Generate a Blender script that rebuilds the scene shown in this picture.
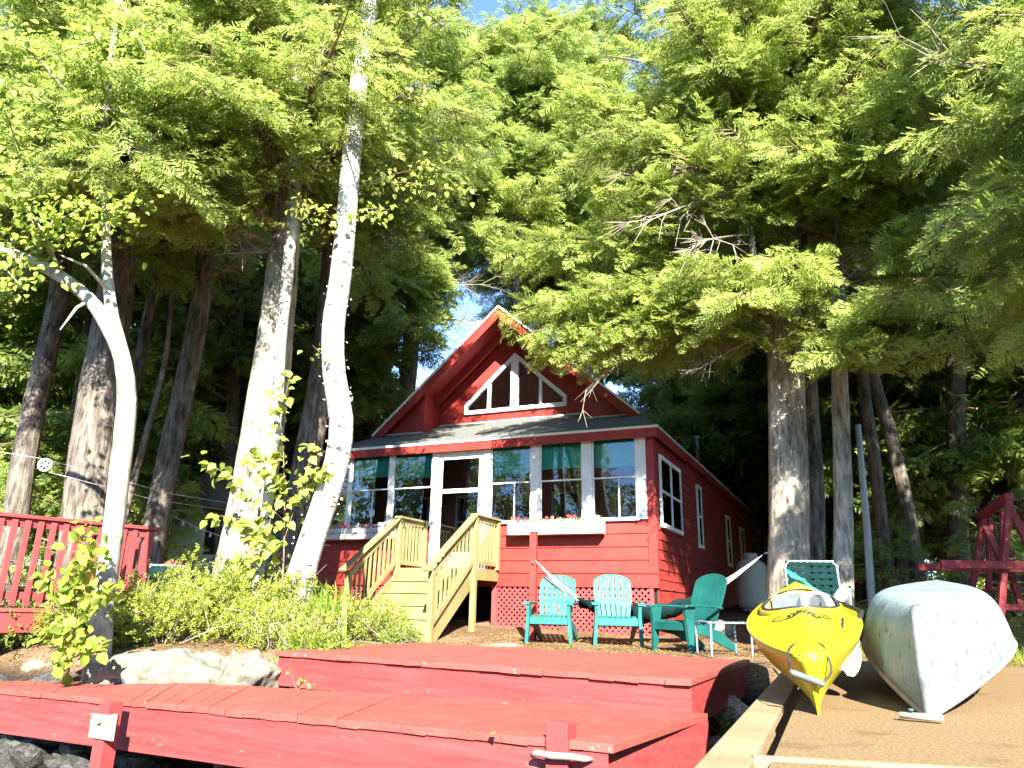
import bpy, bmesh, math, random
import numpy as np
from mathutils import Vector, Matrix, Quaternion
R = math.radians
for o in list(bpy.data.objects): bpy.data.objects.remove(o)
sc = bpy.context.scene
COL = sc.collection
random.seed(7)

# ------------------------------------------------------------------ camera
FPX = 735.0; PITCH = R(16.8); ROLL = R(1.3); CAMZ = 0.46
f0 = np.array([0, math.cos(PITCH), math.sin(PITCH)]); r0 = np.array([1., 0, 0]); u0 = np.array([0, -math.sin(PITCH), math.cos(PITCH)])
CR = math.cos(ROLL)*r0 + math.sin(ROLL)*u0; CU = math.cos(ROLL)*u0 - math.sin(ROLL)*r0
CP = np.array([0, 0, CAMZ])
cam = bpy.data.cameras.new('camera'); co = bpy.data.objects.new('camera', cam); COL.objects.link(co)
m = Matrix(((CR[0], CU[0], -f0[0], 0), (CR[1], CU[1], -f0[1], 0), (CR[2], CU[2], -f0[2], CAMZ), (0, 0, 0, 1)))
co.matrix_world = m
cam.sensor_width = 36; cam.lens = FPX/1024*36; cam.clip_start = 0.05; cam.clip_end = 1500
sc.camera = co
def W(x, y, Y):                      # photograph pixel + depth -> world point
    d = f0*FPX + CR*(x-512) - CU*(y-384); d = d/d[1]
    return CP + d*Y
def WZ(x, y, z):
    d = f0*FPX + CR*(x-512) - CU*(y-384)
    return CP + d*((z-CAMZ)/d[2])

# ------------------------------------------------------------------ light
SUN_EL, SUN_AZ = R(32), R(4)        # sun behind the camera, a little to the right
tosun = Vector((math.sin(SUN_AZ)*math.cos(SUN_EL), -math.cos(SUN_AZ)*math.cos(SUN_EL), math.sin(SUN_EL)))
w = bpy.data.worlds.new('World'); sc.world = w; w.use_nodes = True
nt = w.node_tree; nt.nodes.clear()
sky = nt.nodes.new('ShaderNodeTexSky'); sky.sky_type = 'NISHITA'; sky.sun_disc = False
sky.sun_elevation = SUN_EL; sky.sun_rotation = math.pi - SUN_AZ; sky.altitude = 1500; sky.air_density = 0.7; sky.dust_density = 0.1; sky.ozone_density = 4.0
bg = nt.nodes.new('ShaderNodeBackground'); bg.inputs[1].default_value = 0.14
wo = nt.nodes.new('ShaderNodeOutputWorld')
nt.links.new(sky.outputs[0], bg.inputs[0]); nt.links.new(bg.outputs[0], wo.inputs[0])
sl = bpy.data.lights.new('sun', 'SUN'); sl.energy = 5.0; sl.angle = R(0.5); sl.color = (1.0, 0.94, 0.83)
so = bpy.data.objects.new('sun', sl); COL.objects.link(so)
so.rotation_euler = tosun.to_track_quat('Z', 'Y').to_euler(); so.location = (6, -20, 25)
sc.view_settings.view_transform = 'Standard'; sc.view_settings.look = 'None'
sc.view_settings.exposure = 2.6; sc.view_settings.gamma = 1.0; sc.view_settings.use_curve_mapping = False
sc.render.engine = 'CYCLES'
cy = sc.cycles
cy.use_adaptive_sampling = True; cy.adaptive_threshold = 0.01
cy.use_denoising = True; cy.denoising_input_passes = 'RGB_ALBEDO_NORMAL'; cy.denoising_prefilter = 'NONE'
cy.max_bounces = 7; cy.diffuse_bounces = 3; cy.glossy_bounces = 3; cy.transmission_bounces = 5; cy.transparent_max_bounces = 8
cy.sample_clamp_indirect = 6.0; cy.caustics_reflective = False; cy.caustics_refractive = False

# ------------------------------------------------------------------ materials
def nodes(name):
    ma = bpy.data.materials.new(name); ma.use_nodes = True
    n = ma.node_tree.nodes; l = ma.node_tree.links
    return ma, n, l, n['Principled BSDF']
def ramp(n, stops):
    r = n.new('ShaderNodeValToRGB'); e = r.color_ramp.elements
    while len(e) < len(stops): e.new(0.5)
    for k, (p, c) in enumerate(stops): e[k].position = p; e[k].color = (*c, 1)
    return r
def noise(n, l, scale, detail=4, rough=.55, coord='Object', vec=(1, 1, 1)):
    tc = n.new('ShaderNodeTexCoord'); mp = n.new('ShaderNodeMapping'); mp.inputs['Scale'].default_value = vec
    l.new(tc.outputs[coord], mp.inputs[0])
    t = n.new('ShaderNodeTexNoise'); t.inputs['Scale'].default_value = scale; t.inputs['Detail'].default_value = detail; t.inputs['Roughness'].default_value = rough
    l.new(mp.outputs[0], t.inputs[0]); return t
def simple(name, c1, c2, scale=6, vec=(1, 1, 1), rough=.6, bump=.0, bscale=30, bvec=(1, 1, 1), spec=.4, lo=.35, hi=.65, spots=None, metal=0):
    ma, n, l, p = nodes(name)
    t = noise(n, l, scale, 5, .6, 'Object', vec)
    r = ramp(n, [(lo, c1), (hi, c2)]); l.new(t.outputs[0], r.inputs[0])
    out = r.outputs[0]
    if spots:                        # (colour, scale, threshold, softness, vec)
        c, s, th, so_, v = spots
        t2 = noise(n, l, s, 6, .65, 'Object', v); r2 = ramp(n, [(th, (0, 0, 0)), (th+so_, (1, 1, 1))]); l.new(t2.outputs[0], r2.inputs[0])
        mx = n.new('ShaderNodeMix'); mx.data_type = 'RGBA'; l.new(r2.outputs[0], mx.inputs[0]); l.new(out, mx.inputs[6]); mx.inputs[7].default_value = (*c, 1)
        out = mx.outputs[2]
    l.new(out, p.inputs['Base Color']); p.inputs['Roughness'].default_value = rough; p.inputs['Specular IOR Level'].default_value = spec; p.inputs['Metallic'].default_value = metal
    if bump:
        b = n.new('ShaderNodeBump'); b.inputs['Strength'].default_value = bump; b.inputs['Distance'].default_value = .02
        t3 = noise(n, l, bscale, 5, .6, 'Object', bvec); l.new(t3.outputs[0], b.inputs['Height']); l.new(b.outputs[0], p.inputs['Normal'])
    return ma
def leafmat(name, dark, light, trans=.45, gloss=.35):
    ma, n, l, p = nodes(name)
    a = n.new('ShaderNodeAttribute'); a.attribute_name = 'tint'
    r = ramp(n, [(0, dark), (1, light)]); l.new(a.outputs['Fac'], r.inputs[0])
    l.new(r.outputs[0], p.inputs['Base Color']); p.inputs['Roughness'].default_value = .5; p.inputs['Specular IOR Level'].default_value = gloss
    t = n.new('ShaderNodeBsdfTranslucent'); hs = n.new('ShaderNodeHueSaturation'); hs.inputs['Value'].default_value = 1.35; hs.inputs['Hue'].default_value = .496
    l.new(r.outputs[0], hs.inputs['Color']); l.new(hs.outputs[0], t.inputs[0])
    mx = n.new('ShaderNodeMixShader'); mx.inputs[0].default_value = trans
    l.new(p.outputs[0], mx.inputs[1]); l.new(t.outputs[0], mx.inputs[2]); l.new(mx.outputs[0], n['Material Output'].inputs[0])
    return ma
M = {}
M['red_deck'] = simple('red_deck_paint', (.215, .033, .032), (.265, .043, .041), 3, (1, 1, 1), .6, .12, 25, (1, 1, 1), .35, spots=((.34, .07, .062), 9, .66, .06, (1, 1, 1)))
M['red_top'] = simple('red_deck_boards', (.20, .046, .035), (.265, .062, .048), 4, (1, 1, 1), .6, .4, 50, (1, 1, 1), .4, spots=((.32, .17, .13), 11, .64, .05, (1, .5, 1)))
M['red_wall'] = simple('red_siding_paint', (.235, .022, .017), (.295, .031, .023), 2.2, (1, 1, 1), .5, .25, 50, (.2, .2, 1), .35)
M['red_shingle'] = simple('red_shingle_paint', (.19, .022, .016), (.29, .032, .023), 5, (1, 1, .4), .65, .5, 40, (1, 1, .2), .3)
M['red_dark'] = simple('red_swing_paint', (.155, .018, .021), (.21, .028, .030), 3, (1, 1, 1), .65, .4, 40, (1, 1, .2), .3, spots=((.45, .2, .17), 12, .63, .08, (1, 1, .4)))
M['red_lattice'] = simple('red_lattice_paint', (.27, .036, .036), (.32, .05, .046), 4, rough=.6)
M['white'] = simple('white_trim_paint', (.66, .68, .66), (.74, .75, .73), 3, rough=.45, bump=.08, bscale=30)
M['white_old'] = simple('worn_white_paint', (.42, .44, .42), (.50, .52, .49), 5, rough=.6, spots=((.42, .40, .35), 20, .66, .06, (1, 1, 1)))
M['pine'] = simple('new_pressure_treated_pine', (.175, .155, .058), (.24, .21, .088), 2.0, (1, 1, 1), .65, .3, 35, (1, 1, .25), .3, spots=((.21, .15, .055), 7, .66, .05, (1, 1, .5)))
M['lumber'] = simple('plain_lumber', (.22, .15, .078), (.28, .205, .115), 3, (1, 1, 1), .7, .35, 30, (1, .25, 1), .3, spots=((.16, .10, .05), 8, .66, .05, (1, .6, 1)))
M['ply'] = simple('tan_ramp_carpet', (.10, .066, .032), (.235, .165, .088), 75, (1, 1, 1), 1.0, .25, 150, (1, 1, 1), .05, lo=.3, hi=.7, spots=((.115, .078, .040), 3.2, .56, .16, (1, 1, 1)))
M['roof'] = simple('grey_roof_shingle', (.075, .082, .075), (.145, .15, .135), 26, (1, .5, 1), .9, .6, 80, (1, 1, 1), .2)
M['teal'] = simple('teal_plastic', (.014, .105, .092), (.020, .135, .12), 3, rough=.55, spec=.25, spots=((.05, .25, .235), 6, .62, .2, (1, 1, 1)))
M['green_plastic'] = simple('dark_green_plastic', (.004, .055, .048), (.008, .085, .074), 3, rough=.5, spec=.3)
M['strap'] = simple('dark_green_webbing', (.001, .012, .012), (.003, .022, .021), 20, rough=.85, spec=.08)
M['alu'] = simple('aluminium_tube', (.17, .25, .31), (.24, .31, .37), 10, rough=.3, spec=.6, metal=.35)
M['yellow'] = simple('yellow_kayak_plastic', (.36, .315, .010), (.42, .37, .014), 2, rough=.32, spec=.5, bump=.05, bscale=18, spots=((.42, .32, .02), 16, .67, .05, (1, 1, 1)))
M['black'] = simple('black_rubber', (.012, .012, .013), (.03, .03, .032), 12, rough=.5)
M['tan_in'] = simple('tan_cockpit_rim', (.33, .20, .09), (.40, .26, .13), 6, rough=.6)
M['grey_pl'] = simple('grey_plastic', (.07, .085, .09), (.11, .125, .13), 8, rough=.6)
M['blade'] = simple('pale_blue_blade', (.35, .45, .55), (.45, .55, .62), 5, rough=.4)
M['canoe'] = simple('chipped_canoe_paint', (.135, .205, .22), (.215, .265, .26), 2.6, (1, 1, 1), .55, .3, 26, (1, 1, 1), .35, spots=((.085, .10, .11), 15, .575, .03, (1.6, .6, .5)))
M['canoe_edge'] = simple('worn_grey_metal', (.11, .13, .145), (.24, .26, .27), 9, rough=.5, spec=.5, metal=.3)
M['gunwale'] = simple('weathered_wood', (.24, .18, .135), (.34, .28, .225), 9, rough=.7)
M['concrete'] = simple('pale_concrete', (.33, .32, .28), (.42, .41, .36), 9, rough=.9, bump=.4, bscale=50)
M['galv'] = simple('galvanised_bracket', (.17, .16, .135), (.26, .25, .21), 9, rough=.6, spots=((.40, .34, .22), 11, .56, .06, (1, 1, 1)), metal=.15)
M['tank'] = simple('ivory_tank_paint', (.50, .48, .37), (.58, .56, .45), 3, rough=.5)
M['rope'] = simple('pale_rope', (.62, .58, .55), (.72, .70, .66), 20, rough=.9)
M['teal_rope'] = simple('teal_rope', (.02, .33, .29), (.03, .42, .37), 20, rough=.8)
M['hammock'] = simple('dark_green_hammock_cloth', (.005, .014, .015), (.010, .03, .03), 5, rough=.95, spec=.08, bump=.5, bscale=9)
M['shade'] = simple('green_roller_shade', (.02, .42, .30), (.03, .50, .36), 3, rough=.8)
M['curtain'] = simple('pale_curtain', (.30, .36, .30), (.60, .62, .55), 9, (1, 8, .3), .9)
M['inwood'] = simple('dark_red_brown_panelling', (.30, .07, .052), (.42, .105, .075), 5, (6, 6, .5), .6)
M['infloor'] = simple('brown_floorboards', (.12, .06, .035), (.18, .09, .05), 5, (6, 1, 1), .5)
M['infurn'] = simple('pale_furniture', (.52, .50, .44), (.62, .60, .55), 5, rough=.6)
M['dark'] = simple('dark_void', (.006, .006, .006), (.012, .011, .010), 5, rough=.95)  # near-black stand-in for the shade behind lattice and window panes
M['mint'] = simple('pale_green_shed_paint', (.26, .36, .32), (.34, .44, .39), 3, rough=.7)
M['granite'] = simple('pale_granite', (.09, .09, .066), (.19, .185, .145), 11, (1, 1, 1), .9, 1.0, 11, (1, 1, 1), .2, spots=((.095, .095, .07), 30, .54, .10, (1, 1, 1)))
M['rock'] = simple('dark_wet_rock', (.018, .018, .016), (.055, .055, .048), 5, (1, 1, 1), .45, .8, 12, (1, 1, 1), .5, spots=((.06, .035, .015), 6, .64, .05, (1, 1, 1)))
M['pink_stone'] = simple('pinkish_stone', (.34, .23, .19), (.46, .34, .28), 6, rough=.9, bump=.6, bscale=20)
M['stake'] = simple('bleached_wood', (.34, .38, .38), (.46, .50, .48), 8, (1, 1, .2), .8)
M['twig'] = simple('grey_twig', (.20, .16, .12), (.34, .29, .24), 14, rough=.9)
M['stem'] = simple('brown_stem', (.13, .085, .05), (.22, .15, .09), 14, rough=.9)
M['petal_pink'] = simple('pink_petals', (.65, .10, .14), (.75, .25, .25), 20, rough=.6)
M['petal_red'] = simple('red_petals', (.55, .02, .03), (.65, .05, .06), 20, rough=.6)
M['petal_white'] = simple('white_petals', (.75, .66, .60), (.8, .76, .72), 20, rough=.6)
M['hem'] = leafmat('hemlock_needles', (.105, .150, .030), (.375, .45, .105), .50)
M['hem_dk'] = leafmat('shaded_hemlock_needles', (.065, .105, .026), (.27, .35, .075), .48)  # darker copy of the hemlock needles, woodland shade put into the colour
M['maple'] = leafmat('maple_leaves', (.13, .20, .022), (.33, .40, .065), .5)
M['poplar'] = leafmat('poplar_leaves', (.14, .20, .03), (.34, .39, .075), .5)
M['shrub'] = leafmat('azalea_leaves', (.11, .16, .02), (.34, .37, .06), .4)
M['iris'] = leafmat('iris_blades', (.09, .18, .02), (.22, .31, .04), .45)
M['weed'] = leafmat('weed_leaves', (.09, .16, .015), (.23, .30, .03), .45)
M['deadleaf'] = leafmat('dry_leaves', (.22, .11, .03), (.50, .32, .06), .3)

def fascia():
    ma, n, l, p = nodes('weathered_red_fascia')
    tc = n.new('ShaderNodeTexCoord'); m1 = n.new('ShaderNodeMapping'); m1.inputs['Rotation'].default_value = (0, 0, R(26)); l.new(tc.outputs['Object'], m1.inputs[0])
    def tex(sc_, v, det=5):
        m2 = n.new('ShaderNodeMapping'); m2.inputs['Scale'].default_value = v; l.new(m1.outputs[0], m2.inputs[0]); t = n.new('ShaderNodeTexNoise'); t.inputs['Scale'].default_value = sc_; t.inputs['Detail'].default_value = det; t.inputs['Roughness'].default_value = .62; l.new(m2.outputs[0], t.inputs[0]); return t
    def mixc(fac, a, col):
        mx = n.new('ShaderNodeMix'); mx.data_type = 'RGBA'; l.new(fac, mx.inputs[0]); l.new(a, mx.inputs[6]); mx.inputs[7].default_value = (*col, 1); return mx.outputs[2]
    g = tex(1, (1.1, 9, 26)); r = ramp(n, [(.32, (.20, .026, .025)), (.68, (.30, .048, .045))]); l.new(g.outputs[0], r.inputs[0]); out = r.outputs[0]
    s1 = tex(1, (4, 9, 22), 6); q = ramp(n, [(.66, (0, 0, 0)), (.70, (.7, .7, .7))]); l.new(s1.outputs[0], q.inputs[0]); out = mixc(q.outputs[0], out, (.36, .13, .11))
    s2 = tex(1, (1.6, 2, 3), 6); q = ramp(n, [(.56, (0, 0, 0)), (.72, (.55, .55, .55))]); l.new(s2.outputs[0], q.inputs[0]); out = mixc(q.outputs[0], out, (.15, .026, .022))
    s3 = tex(1, (22, 22, 22), 2); q = ramp(n, [(.73, (0, 0, 0)), (.75, (1, 1, 1))]); l.new(s3.outputs[0], q.inputs[0]); out = mixc(q.outputs[0], out, (.33, .24, .17))
    l.new(out, p.inputs['Base Color']); p.inputs['Roughness'].default_value = .62; p.inputs['Specular IOR Level'].default_value = .3
    b = n.new('ShaderNodeBump'); b.inputs['Strength'].default_value = .35; b.inputs['Distance'].default_value = .01; l.new(g.outputs[0], b.inputs['Height']); l.new(b.outputs[0], p.inputs['Normal']); return ma
M['red_fascia'] = fascia()
def bark(name, stops, vec=(17, 17, 3.4), bump=1.0, spots=None, scale=1.0, rough=.9):
    ma, n, l, p = nodes(name)
    t = noise(n, l, scale, 8, .65, 'Object', vec); r = ramp(n, stops); l.new(t.outputs[0], r.inputs[0]); out = r.outputs[0]
    if spots:
        c, s, th, so_, v = spots
        t2 = noise(n, l, s, 5, .6, 'Object', v); r2 = ramp(n, [(th, (0, 0, 0)), (th+so_, (1, 1, 1))]); l.new(t2.outputs[0], r2.inputs[0])
        mx = n.new('ShaderNodeMix'); mx.data_type = 'RGBA'; l.new(r2.outputs[0], mx.inputs[0]); l.new(out, mx.inputs[6]); mx.inputs[7].default_value = (*c, 1); out = mx.outputs[2]
    t5 = noise(n, l, 1.0, 3, .6, 'Object', (2.6, 2.6, 1.5)); r5 = ramp(n, [(.38, (.62, .62, .60)), (.62, (1.12, 1.10, 1.06))]); l.new(t5.outputs[0], r5.inputs[0])  # broad light and dark patches imitate sun flecks in the bark colour
    m5 = n.new('ShaderNodeMix'); m5.data_type = 'RGBA'; m5.blend_type = 'MULTIPLY'; m5.inputs[0].default_value = 1; l.new(out, m5.inputs[6]); l.new(r5.outputs[0], m5.inputs[7]); out = m5.outputs[2]
    l.new(out, p.inputs['Base Color']); p.inputs['Roughness'].default_value = rough; p.inputs['Specular IOR Level'].default_value = .2
    b = n.new('ShaderNodeBump'); b.inputs['Strength'].default_value = bump; b.inputs['Distance'].default_value = .04
    l.new(t.outputs[0], b.inputs['Height']); l.new(b.outputs[0], p.inputs['Normal'])
    return ma
M['bark'] = bark('furrowed_hemlock_bark', [(.34, (.045, .038, .032)), (.50, (.14, .12, .10)), (.66, (.26, .23, .19))])
M['bark_lt'] = bark('pale_hemlock_bark', [(.34, (.10, .085, .065)), (.48, (.31, .275, .22)), (.64, (.48, .44, .36))], spots=((.24, .27, .21), 5, .60, .08, (1, 1, .5)))
M['bark_dk'] = bark('dark_wood_bark', [(.30, (.04, .034, .028)), (.55, (.13, .11, .09)), (.72, (.23, .20, .165))])
M['birch'] = bark('white_birch_bark', [(.0, (.36, .345, .31)), (.60, (.47, .455, .42)), (.9, (.40, .36, .31))], (2, 2, 9), .7, ((.07, .055, .045), 1.0, .60, .03, (5, 5, 20)), rough=.7)
M['maple_bark'] = bark('smooth_pale_bark', [(.3, (.21, .205, .16)), (.55, (.40, .385, .31)), (.8, (.46, .445, .37))], (5, 5, 3), .5, ((.17, .17, .125), 3.2, .56, .06, (1, 1, .8)))

def glass():
    ma, n, l, p = nodes('window_glass')
    n.remove(p)
    g = n.new('ShaderNodeBsdfGlossy'); g.inputs['Roughness'].default_value = .01; g.inputs[0].default_value = (.95, .97, 1, 1)
    t = n.new('ShaderNodeBsdfTransparent'); t.inputs[0].default_value = (.86, .90, .89, 1)
    f = n.new('ShaderNodeFresnel'); f.inputs[0].default_value = 1.5
    mx = n.new('ShaderNodeMixShader'); l.new(f.outputs[0], mx.inputs[0]); l.new(t.outputs[0], mx.inputs[1]); l.new(g.outputs[0], mx.inputs[2])
    tx = noise(n, l, 1.7, 2, .5, 'Object'); b = n.new('ShaderNodeBump'); b.inputs['Strength'].default_value = .02; b.inputs['Distance'].default_value = .05
    l.new(tx.outputs[0], b.inputs['Height']); l.new(b.outputs[0], g.inputs['Normal'])
    l.new(mx.outputs[0], n['Material Output'].inputs[0]); return ma
M['glass'] = glass()
def water():
    ma, n, l, p = nodes('lake_water')
    p.inputs['Base Color'].default_value = (.02, .03, .025, 1); p.inputs['Roughness'].default_value = .05; p.inputs['IOR'].default_value = 1.33
    t = noise(n, l, 2.5, 4, .5, 'Object', (1, 1.6, 1)); b = n.new('ShaderNodeBump'); b.inputs['Strength'].default_value = .35; b.inputs['Distance'].default_value = .1
    l.new(t.outputs[0], b.inputs['Height']); l.new(b.outputs[0], p.inputs['Normal']); return ma
M['water'] = water()
def groundmat():
    ma, n, l, p = nodes('forest_floor')
    t = noise(n, l, 38, 6, .7, 'Object'); r = ramp(n, [(.34, (.075, .048, .028)), (.5, (.20, .135, .08)), (.68, (.36, .27, .175))]); l.new(t.outputs[0], r.inputs[0])
    t2 = noise(n, l, 1.1, 4, .6, 'Object'); r2 = ramp(n, [(.42, (.62, .58, .50)), (.62, (1, 1, 1))]); l.new(t2.outputs[0], r2.inputs[0])
    mx = n.new('ShaderNodeMix'); mx.data_type = 'RGBA'; mx.blend_type = 'MULTIPLY'; mx.inputs[0].default_value = 1; l.new(r.outputs[0], mx.inputs[6]); l.new(r2.outputs[0], mx.inputs[7])
    tc = n.new('ShaderNodeTexCoord'); sx = n.new('ShaderNodeSeparateXYZ'); l.new(tc.outputs['Object'], sx.inputs[0])   # shore darkened below the bank: wet rock, plus dock shadow put into the colour
    mr = n.new('ShaderNodeMapRange'); mr.inputs['From Min'].default_value = -.16; mr.inputs['From Max'].default_value = -.34; l.new(sx.outputs['Z'], mr.inputs[0])
    m3 = n.new('ShaderNodeMix'); m3.data_type = 'RGBA'; l.new(mr.outputs[0], m3.inputs[0]); l.new(mx.outputs[2], m3.inputs[6]); m3.inputs[7].default_value = (.014, .013, .011, 1)
    l.new(m3.outputs[2], p.inputs['Base Color']); p.inputs['Roughness'].default_value = .95; p.inputs['Specular IOR Level'].default_value = .1
    b = n.new('ShaderNodeBump'); b.inputs['Strength'].default_value = .9; b.inputs['Distance'].default_value = .03; l.new(t.outputs[0], b.inputs['Height']); l.new(b.outputs[0], p.inputs['Normal'])
    return ma
M['ground'] = groundmat()

# ------------------------------------------------------------------ mesh helpers
class MB:
    def __init__(s): s.v = []; s.f = []; s.sm = []
    def add(s, vs, fs, smooth=False):
        k = len(s.v); s.v += [tuple(map(float, p)) for p in vs]; s.f += [tuple(i+k for i in f) for f in fs]; s.sm += [smooth]*len(fs); return s
    def box(s, x0, x1, y0, y1, z0, z1):
        return s.add([(x0, y0, z0), (x1, y0, z0), (x1, y1, z0), (x0, y1, z0), (x0, y0, z1), (x1, y0, z1), (x1, y1, z1), (x0, y1, z1)],
                     [(0, 3, 2, 1), (4, 5, 6, 7), (0, 1, 5, 4), (1, 2, 6, 5), (2, 3, 7, 6), (3, 0, 4, 7)])
    def bar(s, a, b, w, h, up=(0, 0, 1)):
        a = Vector(a); b = Vector(b); d = (b-a).normalized(); up = Vector(up)
        x = d.cross(up)
        if x.length < 1e-4: x = d.cross(Vector((0, 1, 0)))
        x.normalize(); z = x.cross(d).normalized()
        vs = []
        for p in (a, b):
            for i, j in ((-1, -1), (1, -1), (1, 1), (-1, 1)): vs.append(p + x*(w/2*i) + z*(h/2*j))
        return s.add(vs, [(3, 2, 1, 0), (4, 5, 6, 7), (0, 1, 5, 4), (1, 2, 6, 5), (2, 3, 7, 6), (3, 0, 4, 7)])
    def hexa(s, c8): return s.add(c8, [(0, 3, 2, 1), (4, 5, 6, 7), (0, 1, 5, 4), (1, 2, 6, 5), (2, 3, 7, 6), (3, 0, 4, 7)])
    def prism(s, poly, off):         # planar polygon (3-D points) pushed along off
        n = len(poly); off = Vector(off); vs = [Vector(p) for p in poly] + [Vector(p)+off for p in poly]
        return s.add(vs, [tuple(range(n-1, -1, -1)), tuple(range(n, 2*n))] + [(i, (i+1) % n, n+(i+1) % n, n+i) for i in range(n)])
    def tube(s, path, rad, n=8, caps=True, fl=None):
        P = [Vector(p) for p in path]; k = len(P)
        if not hasattr(rad, '__len__'): rad = [rad]*k
        t = [(P[min(i+1, k-1)]-P[max(i-1, 0)]).normalized() for i in range(k)]
        x = t[0].cross(Vector((0, 0, 1)))
        if x.length < .1: x = t[0].cross(Vector((0, 1, 0)))
        x.normalize(); vs = []
        for i in range(k):
            x = (x - t[i]*x.dot(t[i])).normalized(); y = t[i].cross(x)
            for j in range(n):
                a = 2*math.pi*j/n; r = rad[i]*(fl(i, a) if fl else 1)
                vs.append(P[i] + x*(math.cos(a)*r) + y*(math.sin(a)*r))
        fs = [(i*n+j, i*n+(j+1) % n, (i+1)*n+(j+1) % n, (i+1)*n+j) for i in range(k-1) for j in range(n)]
        s.add(vs, fs, True)
        if caps: s.f += [tuple(len(s.v)-n*k+j for j in range(n-1, -1, -1)), tuple(len(s.v)-n+j for j in range(n))]; s.sm += [False, False]
        return s
    def lathe(s, prof, n=20, c=(0, 0, 0)):
        vs = [(c[0]+r*math.cos(2*math.pi*j/n), c[1]+r*math.sin(2*math.pi*j/n), c[2]+z) for r, z in prof for j in range(n)]
        k = len(prof)
        return s.add(vs, [(i*n+j, i*n+(j+1) % n, (i+1)*n+(j+1) % n, (i+1)*n+j) for i in range(k-1) for j in range(n)], True)
    def grid(s, pts, smooth=True, skip=None):   # pts[i][j]
        a = len(pts); b = len(pts[0])
        return s.add([p for r in pts for p in r], [(i*b+j, i*b+j+1, (i+1)*b+j+1, (i+1)*b+j) for i in range(a-1) for j in range(b-1) if not (skip and skip(i, j))], smooth)
    def build(s, name, mat, parent=None, bevel=0, loc=None, rotz=0):
        me = bpy.data.meshes.new(name); me.from_pydata(s.v, [], s.f)
        me.polygons.foreach_set('use_smooth', s.sm); me.update()
        if mat: me.materials.append(mat if not isinstance(mat, str) else M[mat])
        o = bpy.data.objects.new(name, me); COL.objects.link(o)
        if parent: o.parent = parent
        if loc is not None: o.location = loc
        o.rotation_euler.z = rotz
        if bevel:
            b = o.modifiers.new('b', 'BEVEL'); b.width = bevel; b.segments = 2; b.limit_method = 'ANGLE'
        return o
def tag(o, label=None, cat=None, group=None, kind=None):
    if label: o['label'] = label
    if cat: o['category'] = cat
    if group: o['group'] = group
    if kind: o['kind'] = kind
    return o
def thing(name, label, cat, loc=(0, 0, 0), rotz=0, group=None):
    o = bpy.data.objects.new(name, None); COL.objects.link(o); o.location = [float(v) for v in loc]; o.rotation_euler = (0, 0, rotz); o.empty_display_size = .1
    return tag(o, label, cat, group)
def dup(root, loc, rotz=0, label=None, scale=1):
    r = root.copy(); COL.objects.link(r); r.location = [float(v) for v in loc]; r.rotation_euler = (0, 0, rotz); r.scale = (scale,)*3
    if label: r['label'] = label
    for ch in list(root.children):
        c = ch.copy(); COL.objects.link(c); c.parent = r
        for g in list(ch.children):
            d = g.copy(); COL.objects.link(d); d.parent = c
    return r
def copy_part(o, loc):
    c = o.copy(); COL.objects.link(c); c.parent = o.parent; c.location = loc; return c
def smoothpath(pts, step=.25):
    P = [np.array(p, float) for p in pts]; P = [2*P[0]-P[1]] + P + [2*P[-1]-P[-2]]; out = []
    for i in range(1, len(P)-2):
        n = max(1, int(np.linalg.norm(P[i+1]-P[i])/step))
        for k in range(n):
            t = k/n; a, b, c, d = P[i-1:i+3]
            out.append(.5*((2*b)+(-a+c)*t+(2*a-5*b+4*c-d)*t*t+(-a+3*b-3*c+d)*t**3))
    out.append(P[-2]); return out

# ------------------------------------------------------------------ terrain, water
from mathutils import noise as mn
SHX = [-60, -12, -7, -5.2, -3.6, -2.0, -1.0, .2, 1.3, 2.4, 4, 6, 10, 60]
SHY = [14, 10.5, 8.7, 8.2, 7.75, 8.1, 9.2, 8.7, 8.1, 7.6, 7.6, 7.6, 7.4, 9]
def ground_z(x, y):
    d = y - float(np.interp(x, SHX, SHY))
    z = float(np.interp(d, [-30, -4, -2.2, -1.3, -.55, 0, .6, 3], [-2.4, -2.0, -1.45, -1.04, -.5, -.06, -.03, -.02]))
    if d > 0:
        z += .072*max(0, y-12.2)*(1 if y < 40 else 40/y) - .10*math.exp(-((x+1.6)/1.3)**2-((y-11.3)/1.4)**2)
        if x < -1.2: z += .10*min(1, (-1.2-x)/2)*min(1, d/.8)
        if x > 4: z += .05*min(1, (x-4)/2)
    s = min(1, max(0, abs(d)))
    return z + .02*s*mn.noise(Vector((x*1.3, y*1.3, 0))) + .12*mn.noise(Vector((x*.2, y*.2, 3)))*min(1, max(0, d-6)/6)
def axis(lo, hi, fl, fh, fine, n): return sorted(set([round(v, 3) for v in np.concatenate([np.arange(fl, fh, fine), fl-(fl-lo)*np.linspace(0, 1, n)**2, fh+(hi-fh)*np.linspace(0, 1, n)**2])]))
gx = axis(-260, 260, -9, 11, .22, 14); gy = axis(-60, 420, 2, 16, .2, 16)
g = MB(); g.grid([[(x, y, ground_z(x, y)) for x in gx] for y in gy])
g.f = [f[::-1] for f in g.f] if False else g.f
tag(g.build('ground', 'ground'), kind='structure')
wm = MB(); wm.add([(-260, -400, -1.02), (260, -400, -1.02), (260, 9, -1.02), (-260, 9, -1.02)], [(0, 1, 2, 3)])
tag(wm.build('lake_water', 'water'), kind='structure')

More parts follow.
